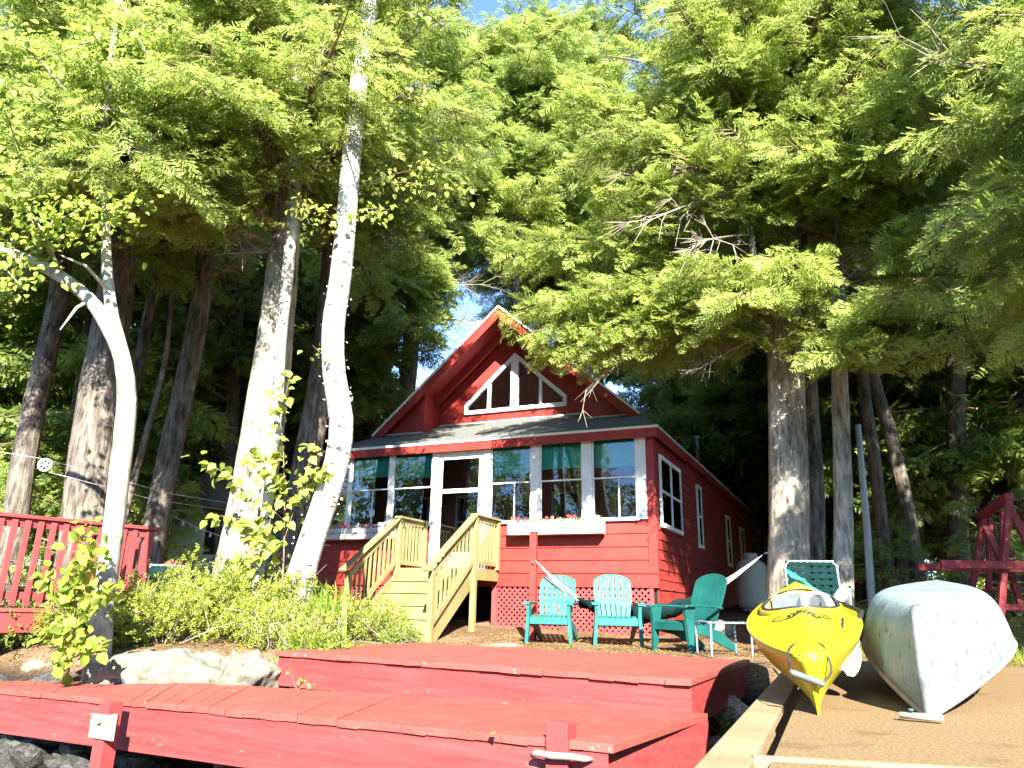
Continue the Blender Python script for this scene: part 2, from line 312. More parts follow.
def rock_mesh(rx, ry, rz, seed, cuts=7, sub=3, rough=.12):
    rnd = random.Random(seed); bm = bmesh.new(); bmesh.ops.create_icosphere(bm, subdivisions=sub, radius=1)
    pl = []
    for k in range(cuts):
        v = Vector((rnd.gauss(0, 1), rnd.gauss(0, 1), rnd.gauss(0, .9))).normalized(); pl.append((v, rnd.uniform(.55, .85)))
    for v in bm.verts:
        p = v.co.copy()
        for nrm, d in pl:
            q = p.dot(nrm)
            if q > d: p -= nrm*(q-d)*.92
        p *= 1 + rough*mn.fractal(p*2.2 + Vector((seed, 0, 0)), .9, 2.0, 4)
        v.co = Vector((p.x*rx, p.y*ry, p.z*rz))
    m_ = MB(); m_.add([v.co for v in bm.verts], [[v.index for v in f.verts] for f in bm.faces], False); bm.free(); return m_
def boulder(name, label, loc, size, seed, mat, rotz=0, group=None, cat='boulder', sub=5, cuts=9, rough=.21):
    o = rock_mesh(*size, seed, cuts, sub, rough).build(name, mat, loc=[float(v) for v in loc], rotz=rotz)
    for p in o.data.polygons: p.use_smooth = True
    return tag(o, label, cat, group)
boulder('boulder', 'long pale granite boulder, the left one behind the lower dock under the shrubs', (-3.30, 7.62, -.40), (.78, .52, .40), 3, 'granite', .2)
boulder('boulder', 'pale granite boulder touching the left end of the raised red platform', (-2.50, 7.55, -.39), (.50, .42, .38), 11, 'granite', -.3)
boulder('boulder', 'small whitish stone among the iris leaves left of the stairs', (-2.05, 9.05, .16), (.24, .2, .19), 5, 'granite', .4)
boulder('flat_stone', 'flat pale stone at the foot of the pine stairs', (-1.55, 9.85, -.08), (.55, .3, .09), 8, 'granite', .1, cat='stone')
boulder('flat_stone', 'low pale stone slab between the raised platform and the first teal chair', (-.15, 10.0, -.06), (.38, .2, .07), 21, 'granite', -.2, cat='stone')
boulder('small_stone', 'grey stone at the far left behind the lower dock', (-4.6, 8.0, -.28), (.25, .2, .15), 31, 'granite', .4, cat='stone')
boulder('pink_stone', 'pinkish square stone under the right end of the raised platform', (1.92, 6.75, -.36), (.17, .20, .15), 14, 'pink_stone', .3, cat='stone', sub=3)
boulder('grey_stone', 'grey stone below the pinkish one beside the wooden ramp', (1.62, 6.0, -.62), (.22, .3, .18), 15, 'granite', .3, cat='stone', sub=3)
boulder('grey_stone', 'pale stone under the right end of the lower red dock', (1.22, 5.35, -.70), (.2, .2, .14), 17, 'granite', .9, cat='stone', sub=3)
boulder('grey_stone', 'dark cracked stone in the gap between dock and ramp', (1.66, 5.45, -.72), (.24, .32, .2), 19, 'rock', .2, cat='stone', sub=3)
rr = random.Random(5); k = 0
rock_protos = [rock_mesh(1, .8, .62, 40+i, 8, 3, .10).build('shore_rock', 'rock') for i in range(5)]
for i in range(520):
    x = rr.uniform(-6.5, .9); ys = float(np.interp(x, SHX, SHY)); y = ys - rr.uniform(.35, 2.4)
    if y < 5.2 or y < 4.1+(.55-x)*.57-.2 or y > 4.1+(.55-x)*.50+1.25: continue
    s = rr.uniform(.12, .27)
    o = rock_protos[k] if k < 5 else rock_protos[k % 5].copy()
    if k >= 5: COL.objects.link(o)
    o.location = (x, y, ground_z(x, y)+s*.18); o.rotation_euler = (rr.uniform(-.4, .4), rr.uniform(-.4, .4), rr.uniform(0, 6.28)); o.scale = (s, s*rr.uniform(.8, 1.2), s)
    tag(o, 'dark wet angular rock in the rock heap under the red dock', 'rock', 'dark shore rocks under the dock'); k += 1

# ------------------------------------------------------------------ docks
def lerp(a, b, t): return Vector(a)*(1-t) + Vector(b)*t
def dock(name, label, fl, fr, br, bl, bw, fasc, tag_group, seed, ends=(True, True)):
    """boards run from the front edge to the back edge; fl..bl are corners of the walking surface"""
    fl, fr, br, bl = map(Vector, (fl, fr, br, bl)); rnd = random.Random(seed)
    mid = (fl+br)/2; t = thing(name, label, 'dock', mid)
    def L(p): return Vector(p)-mid
    n = max(2, round((fr-fl).length/bw)); th = .042; b = MB()
    f_in = ((bl-fl)+(br-fr))/2; f_in.z = 0; f_in.normalize(); along = (fr-fl).normalized()
    for i in range(n):
        gp = rnd.uniform(.0003, .0018)/(fr-fl).length*2
        t0 = i/n + gp/2; t1 = (i+1)/n - gp/2; out = -f_in*rnd.uniform(.008, .022); dz = Vector((0, 0, rnd.uniform(-.002, .002))); dz2 = Vector((0, 0, rnd.uniform(-.004, .004)))
        a, c, d, e = lerp(fl, fr, t0)+out+dz, lerp(fl, fr, t1)+out+dz2, lerp(bl, br, t1)+dz2, lerp(bl, br, t0)+dz
        dn = Vector((0, 0, -th)); b.hexa([L(q+dn) for q in (a, c, d, e)] + [L(q) for q in (a, c, d, e)])
    b.build('deck_boards', 'red_top', t, bevel=.0025)
    nl = MB()
    for i in range(n):
        for q in (.03, .035, .36, .365, .70, .705, .965):
            for e_ in (.25, .75):
                c = L(lerp(lerp(fl, fr, (i+e_+rnd.uniform(-.06, .06))/n), lerp(bl, br, (i+e_)/n), q+rnd.uniform(-.004, .004)))+Vector((0, 0, .003)); r_ = .006
                nl.add([c+Vector((r_*math.cos(k*1.047), r_*math.sin(k*1.047), 0)) for k in range(6)], [(0, 1, 2, 3, 4, 5)])
    nl.build('nail_heads', 'canoe_edge', t)
    # front fascia with end-grain strip of the boards painted brighter
    f = MB(); dz = Vector((0, 0, -th-.002)); ins = f_in*.012
    A, B = fl+ins+along*.03, fr+ins-along*.012; dn = Vector((0, 0, -fasc)); th2 = f_in*.04
    f.hexa([L(A+dz+dn), L(B+dz+dn), L(B+dz+dn+th2), L(A+dz+dn+th2), L(A+dz), L(B+dz), L(B+dz+th2), L(A+dz+th2)])
    f.build('front_fascia', 'red_fascia', t, bevel=.004)
    for side, on in (('l', ends[0]), ('r', ends[1])):
        if not on: continue
        p, q, sg = (fl, bl, 1) if side == 'l' else (fr, br, -1)
        P, Q = p+ins*4.6+along*sg*.014, q-ins*2+along*sg*.014; w2 = along*sg*.038
        e = MB(); c = [L(P+dz+dn), L(Q+dz+dn), L(Q+dz+dn+w2), L(P+dz+dn+w2), L(P+dz), L(Q+dz), L(Q+dz+w2), L(P+dz+w2)]
        if side == 'l': c = [c[k] for k in (1, 0, 3, 2, 5, 4, 7, 6)]
        e.hexa(c); e.build('end_fascia', 'red_fascia', t, bevel=.004)
    return t, mid, f_in, along
UFL, UFR, UBR, UBL = (-2.19, 7.46, 0), (1.283, 5.414, 0), (2.413, 7.727, 0), (-1.15, 9.70, 0)
t_up, mid_up, fin_up, al_up = dock('raised_dock_platform', 'raised red plank platform with square end at the right, in front of the teal chairs', UFL, UFR, UBR, UBL, .19, .26, None, 3)
def lz(x, y): return -.2 + .0172*(x-.55) - .0099*(y-4.1)
def lp(x, y): return (x, y, lz(x, y))
LFL = WZ(0, 687, -.3)[:2]; 
lfr = np.array((.549, 4.099)); lfl = np.array(LFL); d = lfl-lfr; lfl2 = lfr + d*1.75
lbr = np.array((1.36, 5.34)); bl0 = np.array(WZ(273, 682, -.28)[:2]); bl1 = np.array(WZ(0, 663, -.3)[:2]); d2 = bl1-bl0; lbl2 = bl0 + d2*2.3
# two sections share the walking surface: right part reaches under the raised platform, left part ends at the boulders
t_lo, mid_lo, fin_lo, al_lo = dock('lower_dock', 'long low red plank dock along the bottom of the picture', lp(*lfl2), lp(*lfr), lp(lbr[0], lbr[1]), lp(*(lbl2)), .165, .30, None, 4, (False, True))
# posts, brackets, cleat
def dock_post(p, ztop, zbot, wdt, parent, mid, yaw):
    b = MB(); h = wdt/2; b.box(-h, h, -h, h, zbot, ztop)
    return b.build('dock_post', 'red_deck', parent, bevel=.006, loc=Vector(p)-Vector((mid.x, mid.y, mid.z)), rotz=yaw)
yaw = math.atan2(al_lo.y, al_lo.x)
pA = np.array(WZ(112, 701, -.27)[:2]) - np.array(fin_lo[:2])*.05
o = dock_post((*pA, 0), lz(*pA)+.01, -1.4, .115, t_lo, mid_lo, yaw)
br = MB(); br.box(-.10, .185, -.075, -.062, -.23, -.07); br.box(.06, .069, -.062, .02, -.23, -.07); br.box(-.02, .03, -.092, -.072, -.13, -.10); br.tube([(.02, -.10, -.12), (.02, -.085, -.12), (.02, -.07, -.12)], .014, 6)
o2 = br.build('metal_bracket', 'galv', t_lo, bevel=.004, loc=Vector((*pA, lz(*pA)))-mid_lo, rotz=yaw)
pB = np.array(WZ(557, 738, -.21)[:2]) - np.array(fin_lo[:2])*.045
dock_post((*pB, 0), lz(*pB)+.085, -1.4, .125, t_lo, mid_lo, yaw)
cl = MB(); cl.tube([(-.13, -.085, -.085), (-.10, -.10, -.065), (0, -.105, -.068), (.10, -.10, -.062), (.16, -.07, -.07), (.19, -.03, -.075)], [.012, .018, .018, .018, .016, .01], 8)
cl.build('dock_cleat', 'galv', t_lo, loc=Vector((*pB, lz(*pB)))-mid_lo, rotz=yaw)
for px in (-5.0, -2.2, -.6, 1.0):   # posts carrying the inner edge, standing on the rocks
    q = (px, float(np.interp(px, [-6, 1.3], [7.6, 5.3])))
    dock_post((*q, 0), lz(*q)-.05, -1.4, .1, t_lo, mid_lo, yaw)
for q in ((-1.0, 8.6), (1.9, 7.2), (.2, 6.4)): dock_post((*q, 0), -.05, -1.4, .1, t_up, mid_up, yaw)

# ------------------------------------------------------------------ boat ramp
A = Vector((.64, 2.42, .0)); Bk = Vector((3.12, 8.22, .0)); al = (Bk-A).normalized(); rt = Vector((al.y, -al.x, 0))
fr_dir = Vector((.84, -.16, 0)).normalized()
t_ramp = thing('boat_ramp', 'tan carpeted wooden ramp with pale lumber edges under the kayak and canoe', 'ramp', (2.5, 5, 0)); o_ = Vector((2.5, 5, 0))
b = MB(); P0 = A+rt*.13; P1 = P0+fr_dir*4.2; P3 = Bk+rt*.13; P2 = P3+rt*3.6
dn = Vector((0, 0, -.03)); b.hexa([q-o_+dn for q in (P0, P1, P2, P3)]+[q-o_ for q in (P0, P1, P2, P3)]); b.build('ramp_panel', 'ply', t_ramp)
b = MB(); b.bar(A-al*.9-o_+Vector((0, 0, -.015)), Bk-o_+Vector((0, 0, -.015)), .15, .042); b.build('side_board', 'lumber', t_ramp, bevel=.006)
F0 = Vector((*WZ(752, 759, 0)[:2], 0)); F1 = F0+fr_dir*4.0
b = MB(); b.bar(F0-o_+Vector((0, 0, -.02)), F1-o_+Vector((0, 0, -.02)), .04, .062); b.build('front_board', 'lumber', t_ramp, bevel=.005)
b = MB(); b.bar(A-al*.9-o_+Vector((0, 0, -.13)), Bk-o_+Vector((0, 0, -.13)), .045, .18); b.build('ramp_joist', 'lumber', t_ramp)
for q in (A+al*.4, A+al*2.4, A+al*4.4, P1-rt*.4, (P1+P2)/2): MB().box(-.05, .05, -.05, .05, -1.4, -.04).build('ramp_post', 'lumber', t_ramp, loc=q-o_)

# ------------------------------------------------------------------ cottage (local x: -7.3 .. 0 along the lake front, y: depth)
HA = -R(24.87); HP = Vector((2.53, 12.8, 0))
def hw(x, y, z=0): return HP + Matrix.Rotation(HA, 3, 'Z') @ Vector((x, y, z))
H = thing('cottage', 'red lakeside cottage with white window frames, steep gable and grey porch roof', 'cottage', HP, HA)
XL = -7.3; ZE = 3.58; XC = -3.65; PR = .88; ZA = ZE + PR*3.77
def zroof(x): return ZA - PR*abs(x-XC)
def zshed(y): return ZE + .42*(y+.15)
# clapboard lap siding below the porch windows
b = MB()
def lap(x0, x1, z0, z1, n):
    h = (z1-z0)/n
    for k in range(n):
        a, c = z0+k*h, z0+(k+1)*h+.012
        b.add([(x0, -.028, a), (x1, -.028, a), (x1, -.006, c), (x0, -.006, c), (x0, .03, a), (x1, .03, a), (x1, .03, c), (x0, .03, c)],
              [(0, 1, 2, 3), (0, 4, 5, 1), (0, 3, 7, 4), (1, 5, 6, 2), (4, 7, 6, 5), (3, 2, 6, 7)])
lap(-3.22, -.13, 1.04, 1.94, 4); lap(-7.2, -4.47, 1.04, 1.94, 4)
b.build('front_siding', 'red_wall', H)
b = MB(); b.box(XL, .005, -.045, .05, .80, 1.04); b.box(XL-.01, .02, -.065, .05, 1.035, 1.065); b.build('skirt_board', 'red_wall', H, bevel=.004)
for q in ((-.13, .012, -.04, .0, 1.066, 3.46), (-.005, .022, .0, .10, .80, 3.46), (XL-.01, -7.17, -.04, .1, 1.066, 3.46)): MB().box(*q).build('corner_trim', 'red_wall', H, bevel=.004)
# lattice skirt
def lattice(x0, x1, z0, z1):
    b = MB(); sp = .105
    for sg, yy in ((1, -.012), (-1, .0)):
        k = -40
        while k < 80:
            c = k*sp
            # line x-x0 = c + sg*(z-z0) clipped
            pts = []
            za, zb = z0, z1; xa = x0+c; xb = x0+c+sg*(zb-za)
            if sg < 0: xa, xb = x0+c, x0+c-(zb-za)
            t0, t1 = 0., 1.; dx = xb-xa
            for lo, hi in ((x0, x1),):
                ta, tb = (lo-xa)/dx, (hi-xa)/dx
                t0, t1 = max(t0, min(ta, tb)), min(t1, max(ta, tb))
            if t1-t0 > .05: b.bar((xa+dx*t0, yy, za+(zb-za)*t0), (xa+dx*t1, yy, za+(zb-za)*t1), .036, .008, (0, 1, 0)) if False else b.bar((xa+dx*t0, yy, za+(zb-za)*t0), (xa+dx*t1, yy, za+(zb-za)*t1), .010, .036, (1, 0, -dx/(zb-za)))
            k += 1
    b.box(x0-.09, x0+.01, -.03, .012, z0-.02, z1+.02); b.box(x1-.01, x1+.05, -.03, .012, z0-.02, z1+.02); b.box(x0+.01, x1-.01, -.03, .012, z0-.10, z0+.01)
    b.build('lattice_panel', 'red_lattice', H)
lattice(-7.15, -4.9, -.02, .79); lattice(-3.0, -1.72, -.02, .79); lattice(-1.58, -.12, -.02, .79)
b = MB(); b.box(XL+.1, -.15, 1.4, 1.5, -.4, 1.0); b.box(-.10, -.02, .05, 1.4, -.3, .78); b.build('crawl_space_shade_wall', 'dark', H)  # near-black sheets behind the lattice stand in for the crawl space shade
b = MB(); b.box(-.06, -.0, .06, 15, -.3, .80); b.build('side_skirt', 'red_shingle', H)
# side wall: courses of painted shingles
b = MB(); rnd = random.Random(2); zc = .78; row = 0
sidewin = [(.26, 1.98, 1.84, 3.14), (3.64, 4.14, 1.74, 3.12), (7.55, 8.2, 1.58, 2.9), (10.05, 10.95, .82, 2.85)]
while zc < 3.42:
    y = .10 - rnd.random()*.15; hgt = .168
    while y < 15:
        wd = rnd.uniform(.12, .34); y1 = min(15, y+wd-.006); y0 = max(.10, y)
        if y1-y0 > .02:
            lift = rnd.uniform(.014, .024); zz = zc+rnd.uniform(-.006, .006)
            b.add([(lift, y0, zz), (lift, y1, zz), (.003, y1, zc+hgt+.01), (.003, y0, zc+hgt+.01), (-.03, y0, zz), (-.03, y1, zz), (-.03, y1, zc+hgt+.01), (-.03, y0, zc+hgt+.01)],
                  [(0, 1, 2, 3), (0, 4, 5, 1), (0, 3, 7, 4), (1, 5, 6, 2), (4, 7, 6, 5), (3, 2, 6, 7)])
        y += wd
    zc += hgt; row += 1
b.build('side_shingles', 'red_shingle', H)
b = MB(); b.box(XL, -.035, 14.9, 15.0, -.3, 3.6); b.box(XL, XL+.08, .05, 15, -.3, 3.5); b.add([(XL, 14.95, 3.5), (0, 14.95, 3.5), (XC, 14.95, ZA-.15)], [(0, 1, 2)]); b.build('rear_wall', 'red_shingle', H)
for (y0, y1, z0, z1) in sidewin[:3]:
    fr = MB(); X0, X1 = .022, .062; t = .075
    fr.box(X0, X1, y0, y0+t, z0, z1); fr.box(X0, X1, y1-t, y1, z0, z1); fr.box(X0, X1, y0+t, y1-t, z1-t, z1); fr.box(X0, X1+.02, y0+t, y1-t, z0, z0+t); fr.box(X0, X1-.008, y0+t, y1-t, (z0+z1)/2-.025, (z0+z1)/2+.025)
    if y1-y0 > 1: fr.box(X0, X1-.002, (y0+y1)/2-.05, (y0+y1)/2+.05, z0+t, z1-t)
    wn = fr.build('window', 'white', H, bevel=.003)
    MB().box(.044, .048, y0+t, y1-t, z0+t, z1-t).build('pane', 'glass', wn)
    c = MB()
    MB().box(.024, .028, y0+t, y1-t, z0+t, z1-t).build('dark_room_panel', 'inwood' if y1-y0 > 1 else 'dark', wn)  # opaque panel behind the glass stands in for the dim room
    if y1-y0 > 1:
        for ya, yb in ((y0+t, y0+t+.33), (y1-t-.15, y1-t), (y0+.95, y0+1.2)):
            c.grid([[(.034+.004*math.sin(j*1.3), ya+(yb-ya)*j/14, zz) for j in range(15)] for zz in (z0+t, z1-t)])
        c.build('curtain', 'curtain', wn)
fr = MB(); y0, y1, z0, z1 = sidewin[3]; fr.box(.022, .06, y0, y0+.09, z0, z1); fr.box(.022, .06, y1-.09, y1, z0, z1); fr.box(.022, .06, y0+.09, y1-.09, z1-.09, z1)
sd = fr.build('side_door', 'white', H, bevel=.003); MB().box(.024, .04, y0+.09, y1-.09, z0, z1-.09).build('door_leaf', 'red_wall', sd)
# main roof
def slab(poly, off, th): 
    n_ = MB(); n_.prism([(x, y, z+off) for x, y, z in poly], (0, 0, -th)); return n_
YR, YB = 1.08, 15.3; HIPX = .644
b = MB()
for s in (1, -1):
    e = XC + s*3.77; hx = e - s*HIPX
    b.prism([(e, YR, ZE), (e, YB, ZE), (XC, YB, ZA), (XC, YR, ZA)], (0, 0, -.05))
b.build('main_roof', 'roof', H)
b = MB()
e, e2 = XC+3.77, XC-3.77
b.prism([(e, -.15, ZE), (e-HIPX, 1.2, zshed(1.2)), (e-HIPX, 2.05, zshed(2.05)), (e2+HIPX, 2.05, zshed(2.05)), (e2+HIPX, 1.2, zshed(1.2)), (e2, -.15, ZE)], (0, 0, -.045))
b.add([(e, -.15, ZE), (e, 1.07, ZE), (e-HIPX, 1.2, zshed(1.2))], [(0, 1, 2)]); b.add([(e2, -.15, ZE), (e2+HIPX, 1.2, zshed(1.2)), (e2, 1.07, ZE)], [(0, 1, 2)])
b.build('porch_roof', 'roof', H)
# rake boards, soffit, drip edges
b = MB(); d = MB(); sf = MB(); bm_ = MB()
for s in (1, -1):
    E_ = Vector((XC+s*(3.77-HIPX+.02), YR-.02, zroof(XC+s*(3.77-HIPX))-.02)); T_ = Vector((XC, YR-.02, ZA-.02))
    dirv = (T_-E_).normalized(); up = Vector((s*PR, 0, 1)).normalized()
    b.hexa([E_+Vector((0, 0, -.25)), E_+Vector((0, .03, -.25)), T_+Vector((0, .03, -.25)), T_+Vector((0, 0, -.25)), E_+Vector((0, 0, -.015)), E_+Vector((0, .03, -.015)), T_+Vector((0, .03, -.015)), T_+Vector((0, 0, -.015))] if s < 0 else
           [E_+Vector((0, .03, -.25)), E_+Vector((0, 0, -.25)), T_+Vector((0, 0, -.25)), T_+Vector((0, .03, -.25)), E_+Vector((0, .03, -.015)), E_+Vector((0, 0, -.015)), T_+Vector((0, 0, -.015)), T_+Vector((0, .03, -.015))])
    d.bar(E_+Vector((0, -.012, .012)), T_+Vector((0, -.012, .012)), .05, .04, up)
    sf.prism([(XC+s*3.05, YR+.02, zroof(XC+s*3.05)-.07), (XC+s*3.05, 2.1, zroof(XC+s*3.05)-.07), (XC, 2.1, ZA-.07), (XC, YR+.02, ZA-.07)], (0, 0, -.02))
    bm_.bar((XC+s*2.2, 1.75, zroof(XC+s*2.2)-.19), (XC, 1.75, ZA-.19), .05, .2, up)
    bm_.bar((XC+s*2.2, 1.97, zroof(XC+s*2.2)-.17), (XC, 1.97, ZA-.17), .05, .18, up)
b.build('rake_board', 'red_wall', H); d.build('rake_drip_edge', 'white', H); sf.build('gable_soffit', 'red_wall', H); bm_.build('gable_frieze', 'red_wall', H)
# recessed gable wall and the two flush corner pieces
b = MB(); xr = 1.93
b.prism([(XC-xr-.02, 2.0, zshed(2.0)-.1), (XC+xr+.02, 2.0, zshed(2.0)-.1), (XC+xr+.02, 2.0, zroof(XC+xr)-.08), (XC, 2.0, ZA-.08), (XC-xr-.02, 2.0, zroof(XC+xr)-.08)], (0, .08, 0)); b.build('gable_wall', 'red_wall', H)
for s in (1, -1):
    b = MB(); X1, X2 = XC+s*xr, XC+s*3.0
    b.prism([(X1, 1.28, zshed(1.28)-.06), (X2, 1.28, zshed(1.28)-.06), (X2, 1.28, zroof(X2)-.06), (X1, 1.28, zroof(X1)-.06)], (0, .05, 0))
    b.prism([(X1, 1.33, zshed(1.33)-.06), (X1, 1.99, zshed(1.99)-.06), (X1, 1.99, zroof(X1)-.08), (X1, 1.33, zroof(X1)-.08)], (s*.05, 0, 0)); b.build('gable_return', 'red_wall', H)
fl = MB(); fl.bar((XC-xr, 1.985, zshed(1.98)+.015), (XC+xr, 1.985, zshed(1.98)+.015), .05, .03)
for s in (1, -1): fl.bar((XC+s*xr, 1.262, zshed(1.26)+.015), (XC+s*2.95, 1.262, zshed(1.26)+.015), .03, .028)
fl.build('flashing', 'white_old', H)
# gable window
wz0 = 4.70; hw_ = 1.27; wzs = 4.93; wzt = 6.08
def gz(x): return wzs + (wzt-wzs)*(1-abs(x)/hw_)
b = MB(); YG = 1.94; dep = (0, .07, 0); t = .085; G = XC+.02
b.prism([(G-hw_, YG, wz0), (G+hw_, YG, wz0), (G+hw_, YG, wz0+t), (G-hw_, YG, wz0+t)], dep)
for s in (-1, 1):
    q = [(G+s*hw_, YG, wz0+t), (G+s*(hw_-t), YG, wz0+t), (G+s*(hw_-t), YG, gz(hw_-t)-.12), (G+s*hw_, YG, wzs)]; b.prism(q if s < 0 else q[::-1], dep)
    q = [(G+s*hw_, YG, wzs), (G+s*(hw_-t), YG, gz(hw_-t)-.12), (G+s*.09, YG, gz(.09)-.12), (G+s*.09, YG, gz(.09)), (G+s*.09, YG, gz(.09))][:4]; b.prism(q if s < 0 else q[::-1], dep)
    q = [(G+s*.68, YG+.002, wz0+t), (G+s*.61, YG+.002, wz0+t), (G+s*.61, YG+.002, gz(.61)-.11), (G+s*.68, YG+.002, gz(.68)-.11)]; b.prism(q if s < 0 else q[::-1], dep)
b.prism([(G-.09, YG-.004, wz0+t), (G+.09, YG-.004, wz0+t), (G+.09, YG-.004, gz(.09)), (G, YG-.004, gz(0)), (G-.09, YG-.004, gz(.09))], dep)
gw = b.build('gable_window', 'white', H)
b = MB(); b.prism([(G-hw_+.04, 1.985, wz0+.04), (G+hw_-.04, 1.985, wz0+.04), (G+hw_-.04, 1.985, wzs), (G, 1.985, wzt-.08), (G-hw_+.04, 1.985, wzs)], (0, .004, 0)); b.build('pane', 'glass', gw)
b = MB(); b.prism([(G-hw_+.04, 1.992, wz0+.04), (G+hw_-.04, 1.992, wz0+.04), (G+hw_-.04, 1.992, wzs), (G, 1.992, wzt-.08), (G-hw_+.04, 1.992, wzs)], (0, .004, 0)); b.build('room_behind', 'inwood', gw)
# porch eave: red fascia, white drip edge, side fascia, soffit
b = MB(); b.box(e2-.0, e, -.17, -.14, 3.37, ZE-.05); b.build('front_fascia', 'red_wall', H)
b = MB(); b.box(e2-.01, e+.012, -.188, -.132, ZE-.048, ZE-.004); b.build('front_drip_edge', 'white', H)
b = MB(); b.box(e-.03, e, -.138, 2.3, 3.36, ZE-.05); b.box(e-.03, e+.008, 2.3, YB, 3.40, ZE-.05); b.build('side_fascia', 'red_wall', H)
b = MB(); b.box(e-.025, e+.018, -.13, 2.28, ZE-.048, ZE-.004); b.box(e-.025, e+.03, 2.3, YB, ZE-.048, ZE-.002); b.build('side_drip_edge', 'white_old', H)
b = MB(); b.box(e2, e-.032, -.138, -.062, 3.455, 3.475); b.box(.03, e-.032, -.06, YB, 3.42, 3.44); b.build('eave_soffit', 'red_wall', H)
for k in range(12): MB().box(.03, e-.034, 2.6+k*1.05, 2.66+k*1.05, 3.33, 3.418).build('rafter_tail', 'red_wall', H)
# porch front: white casing, sashes, door
WIN = [(-1.13, -.30), (-2.16, -1.31), (-3.19, -2.33), (-5.42, -4.48), (-6.47, -5.51), (-7.13, -6.54)]
DOOR = (-4.36, -3.34)
b = MB(); xs = sorted([(a, c) for a, c in WIN] + [DOOR]); cur = -7.17; zs0, zs1 = 1.95, 3.46
for a, c in xs: b.box(cur, a, -.05, .04, zs0 if cur > -7 else zs0, zs1); cur = c
b.box(cur, -.13, -.05, .04, zs0, zs1)
for a, c in WIN: b.box(a, c, -.048, .04, 3.43, zs1-.002); b.box(a, c, -.048, .04, zs0+.002, 1.97)
b.box(DOOR[0], DOOR[1], -.048, .04, 3.34, zs1-.002)
b.box(-7.17, -4.47, -.075, -.052, 1.93, 1.975); b.box(-3.22, -.27, -.075, -.052, 1.93, 1.975)
b.box(-4.47, DOOR[0], -.052, .04, 1.07, zs0-.002); b.box(DOOR[1], -3.22, -.052, .04, 1.07, zs0-.002)
b.build('window_casing', 'white', H, bevel=.003)
for k, (a, c) in enumerate(WIN):
    z0, z1 = 1.97, 3.43; f = MB(); t = .032
    for (zz0, zz1, yo) in ((2.69, z1, -.03), (z0, 2.72, -.005)):
        f.box(a, a+t, yo, yo+.03, zz0, zz1); f.box(c-t, c, yo, yo+.03, zz0, zz1); f.box(a+t, c-t, yo, yo+.03, zz1-t*.8, zz1); f.box(a+t, c-t, yo, yo+.03, zz0, zz0+t*.8)
    if k in (0, 2, 4): f.box((a+c)/2+.06, (a+c)/2+.085, -.001, .016, z0+t, 2.69)
    wn = f.build('window', 'white', H)
    p = MB(); p.box(a+t, c-t, -.017, -.013, 2.72, z1-t*.8); p.box(a+t, c-t, .008, .012, z0+t*.8, 2.69); p.build('pane', 'glass', wn)
    sh = MB(); drop = [.50, .48, .52, .50, .44, .42][k]; sh.box(a+.02, c-.02, .05, .054, z1-drop, z1+.02); sh.box(a+.02, c-.02, .045, .06, z1-drop-.02, z1-drop); sh.build('roller_shade', 'shade', wn)
dr = MB(); a, c = DOOR; t = .10
for x0, x1, z0, z1 in ((a, a+t, 1.08, 3.33), (c-t, c, 1.08, 3.33), (a+t, c-t, 3.33-t, 3.33), (a+t, c-t, 2.56, 2.64), (a+t, c-t, 1.08, 1.42)): dr.box(x0, x1, -.03, .01, z0, z1)
dd = dr.build('screen_door', 'white', H, bevel=.003)
MB().box(a+t, c-t, -.012, -.008, 1.42, 3.23).build('pane', 'glass', dd)
h_ = MB(); h_.box(c-.07, c-.04, -.05, -.03, 2.28, 2.42); h_.tube([(c-.055, -.05, 2.30), (c-.055, -.085, 2.32), (c-.055, -.085, 2.39), (c-.055, -.05, 2.41)], .008, 6); h_.build('handle', 'grey_pl', dd)
# porch room
b = MB(); b.box(XL+.1, -.08, 2.5, 2.58, 1.0, 3.6); b.box(XL+.085, XL+.12, .05, 2.5, 1.0, 3.6); b.box(-.115, -.08, .05, 2.5, 1.0, 3.5); b.build('porch_inner_wall', 'inwood', H)
b = MB(); b.box(XL+.1, -.12, .05, 2.5, 1.02, 1.10); b.build('porch_floor', 'infloor', H)
b = MB(); b.box(XL+.1, -.12, .06, 2.5, 3.462, 3.49); b.build('porch_ceiling', 'inwood', H)
for (x0, x1) in ((-.95, -.3), (-2.9, -2.25), (-5.3, -4.7), (-6.6, -6.0)):
    f = MB(); 
    f.box(x0, x0+.06, 2.44, 2.49, 1.7, 2.9); f.box(x1-.06, x1, 2.44, 2.49, 1.7, 2.9); f.box(x0+.06, x1-.06, 2.44, 2.49, 2.84, 2.9); f.box(x0+.06, x1-.06, 2.44, 2.49, 1.7, 1.76); f.box(x0+.06, x1-.06, 2.45, 2.48, 2.27, 2.31)
    q = f.build('inner_window', 'infurn', H); MB().box(x0+.06, x1-.06, 2.47, 2.485, 1.76, 2.84).build('pane', 'dark', q)
b = MB(); b.box(-4.3, -3.3, 2.44, 2.49, 1.1, 3.1); b.build('inner_door', 'red_wall', H)
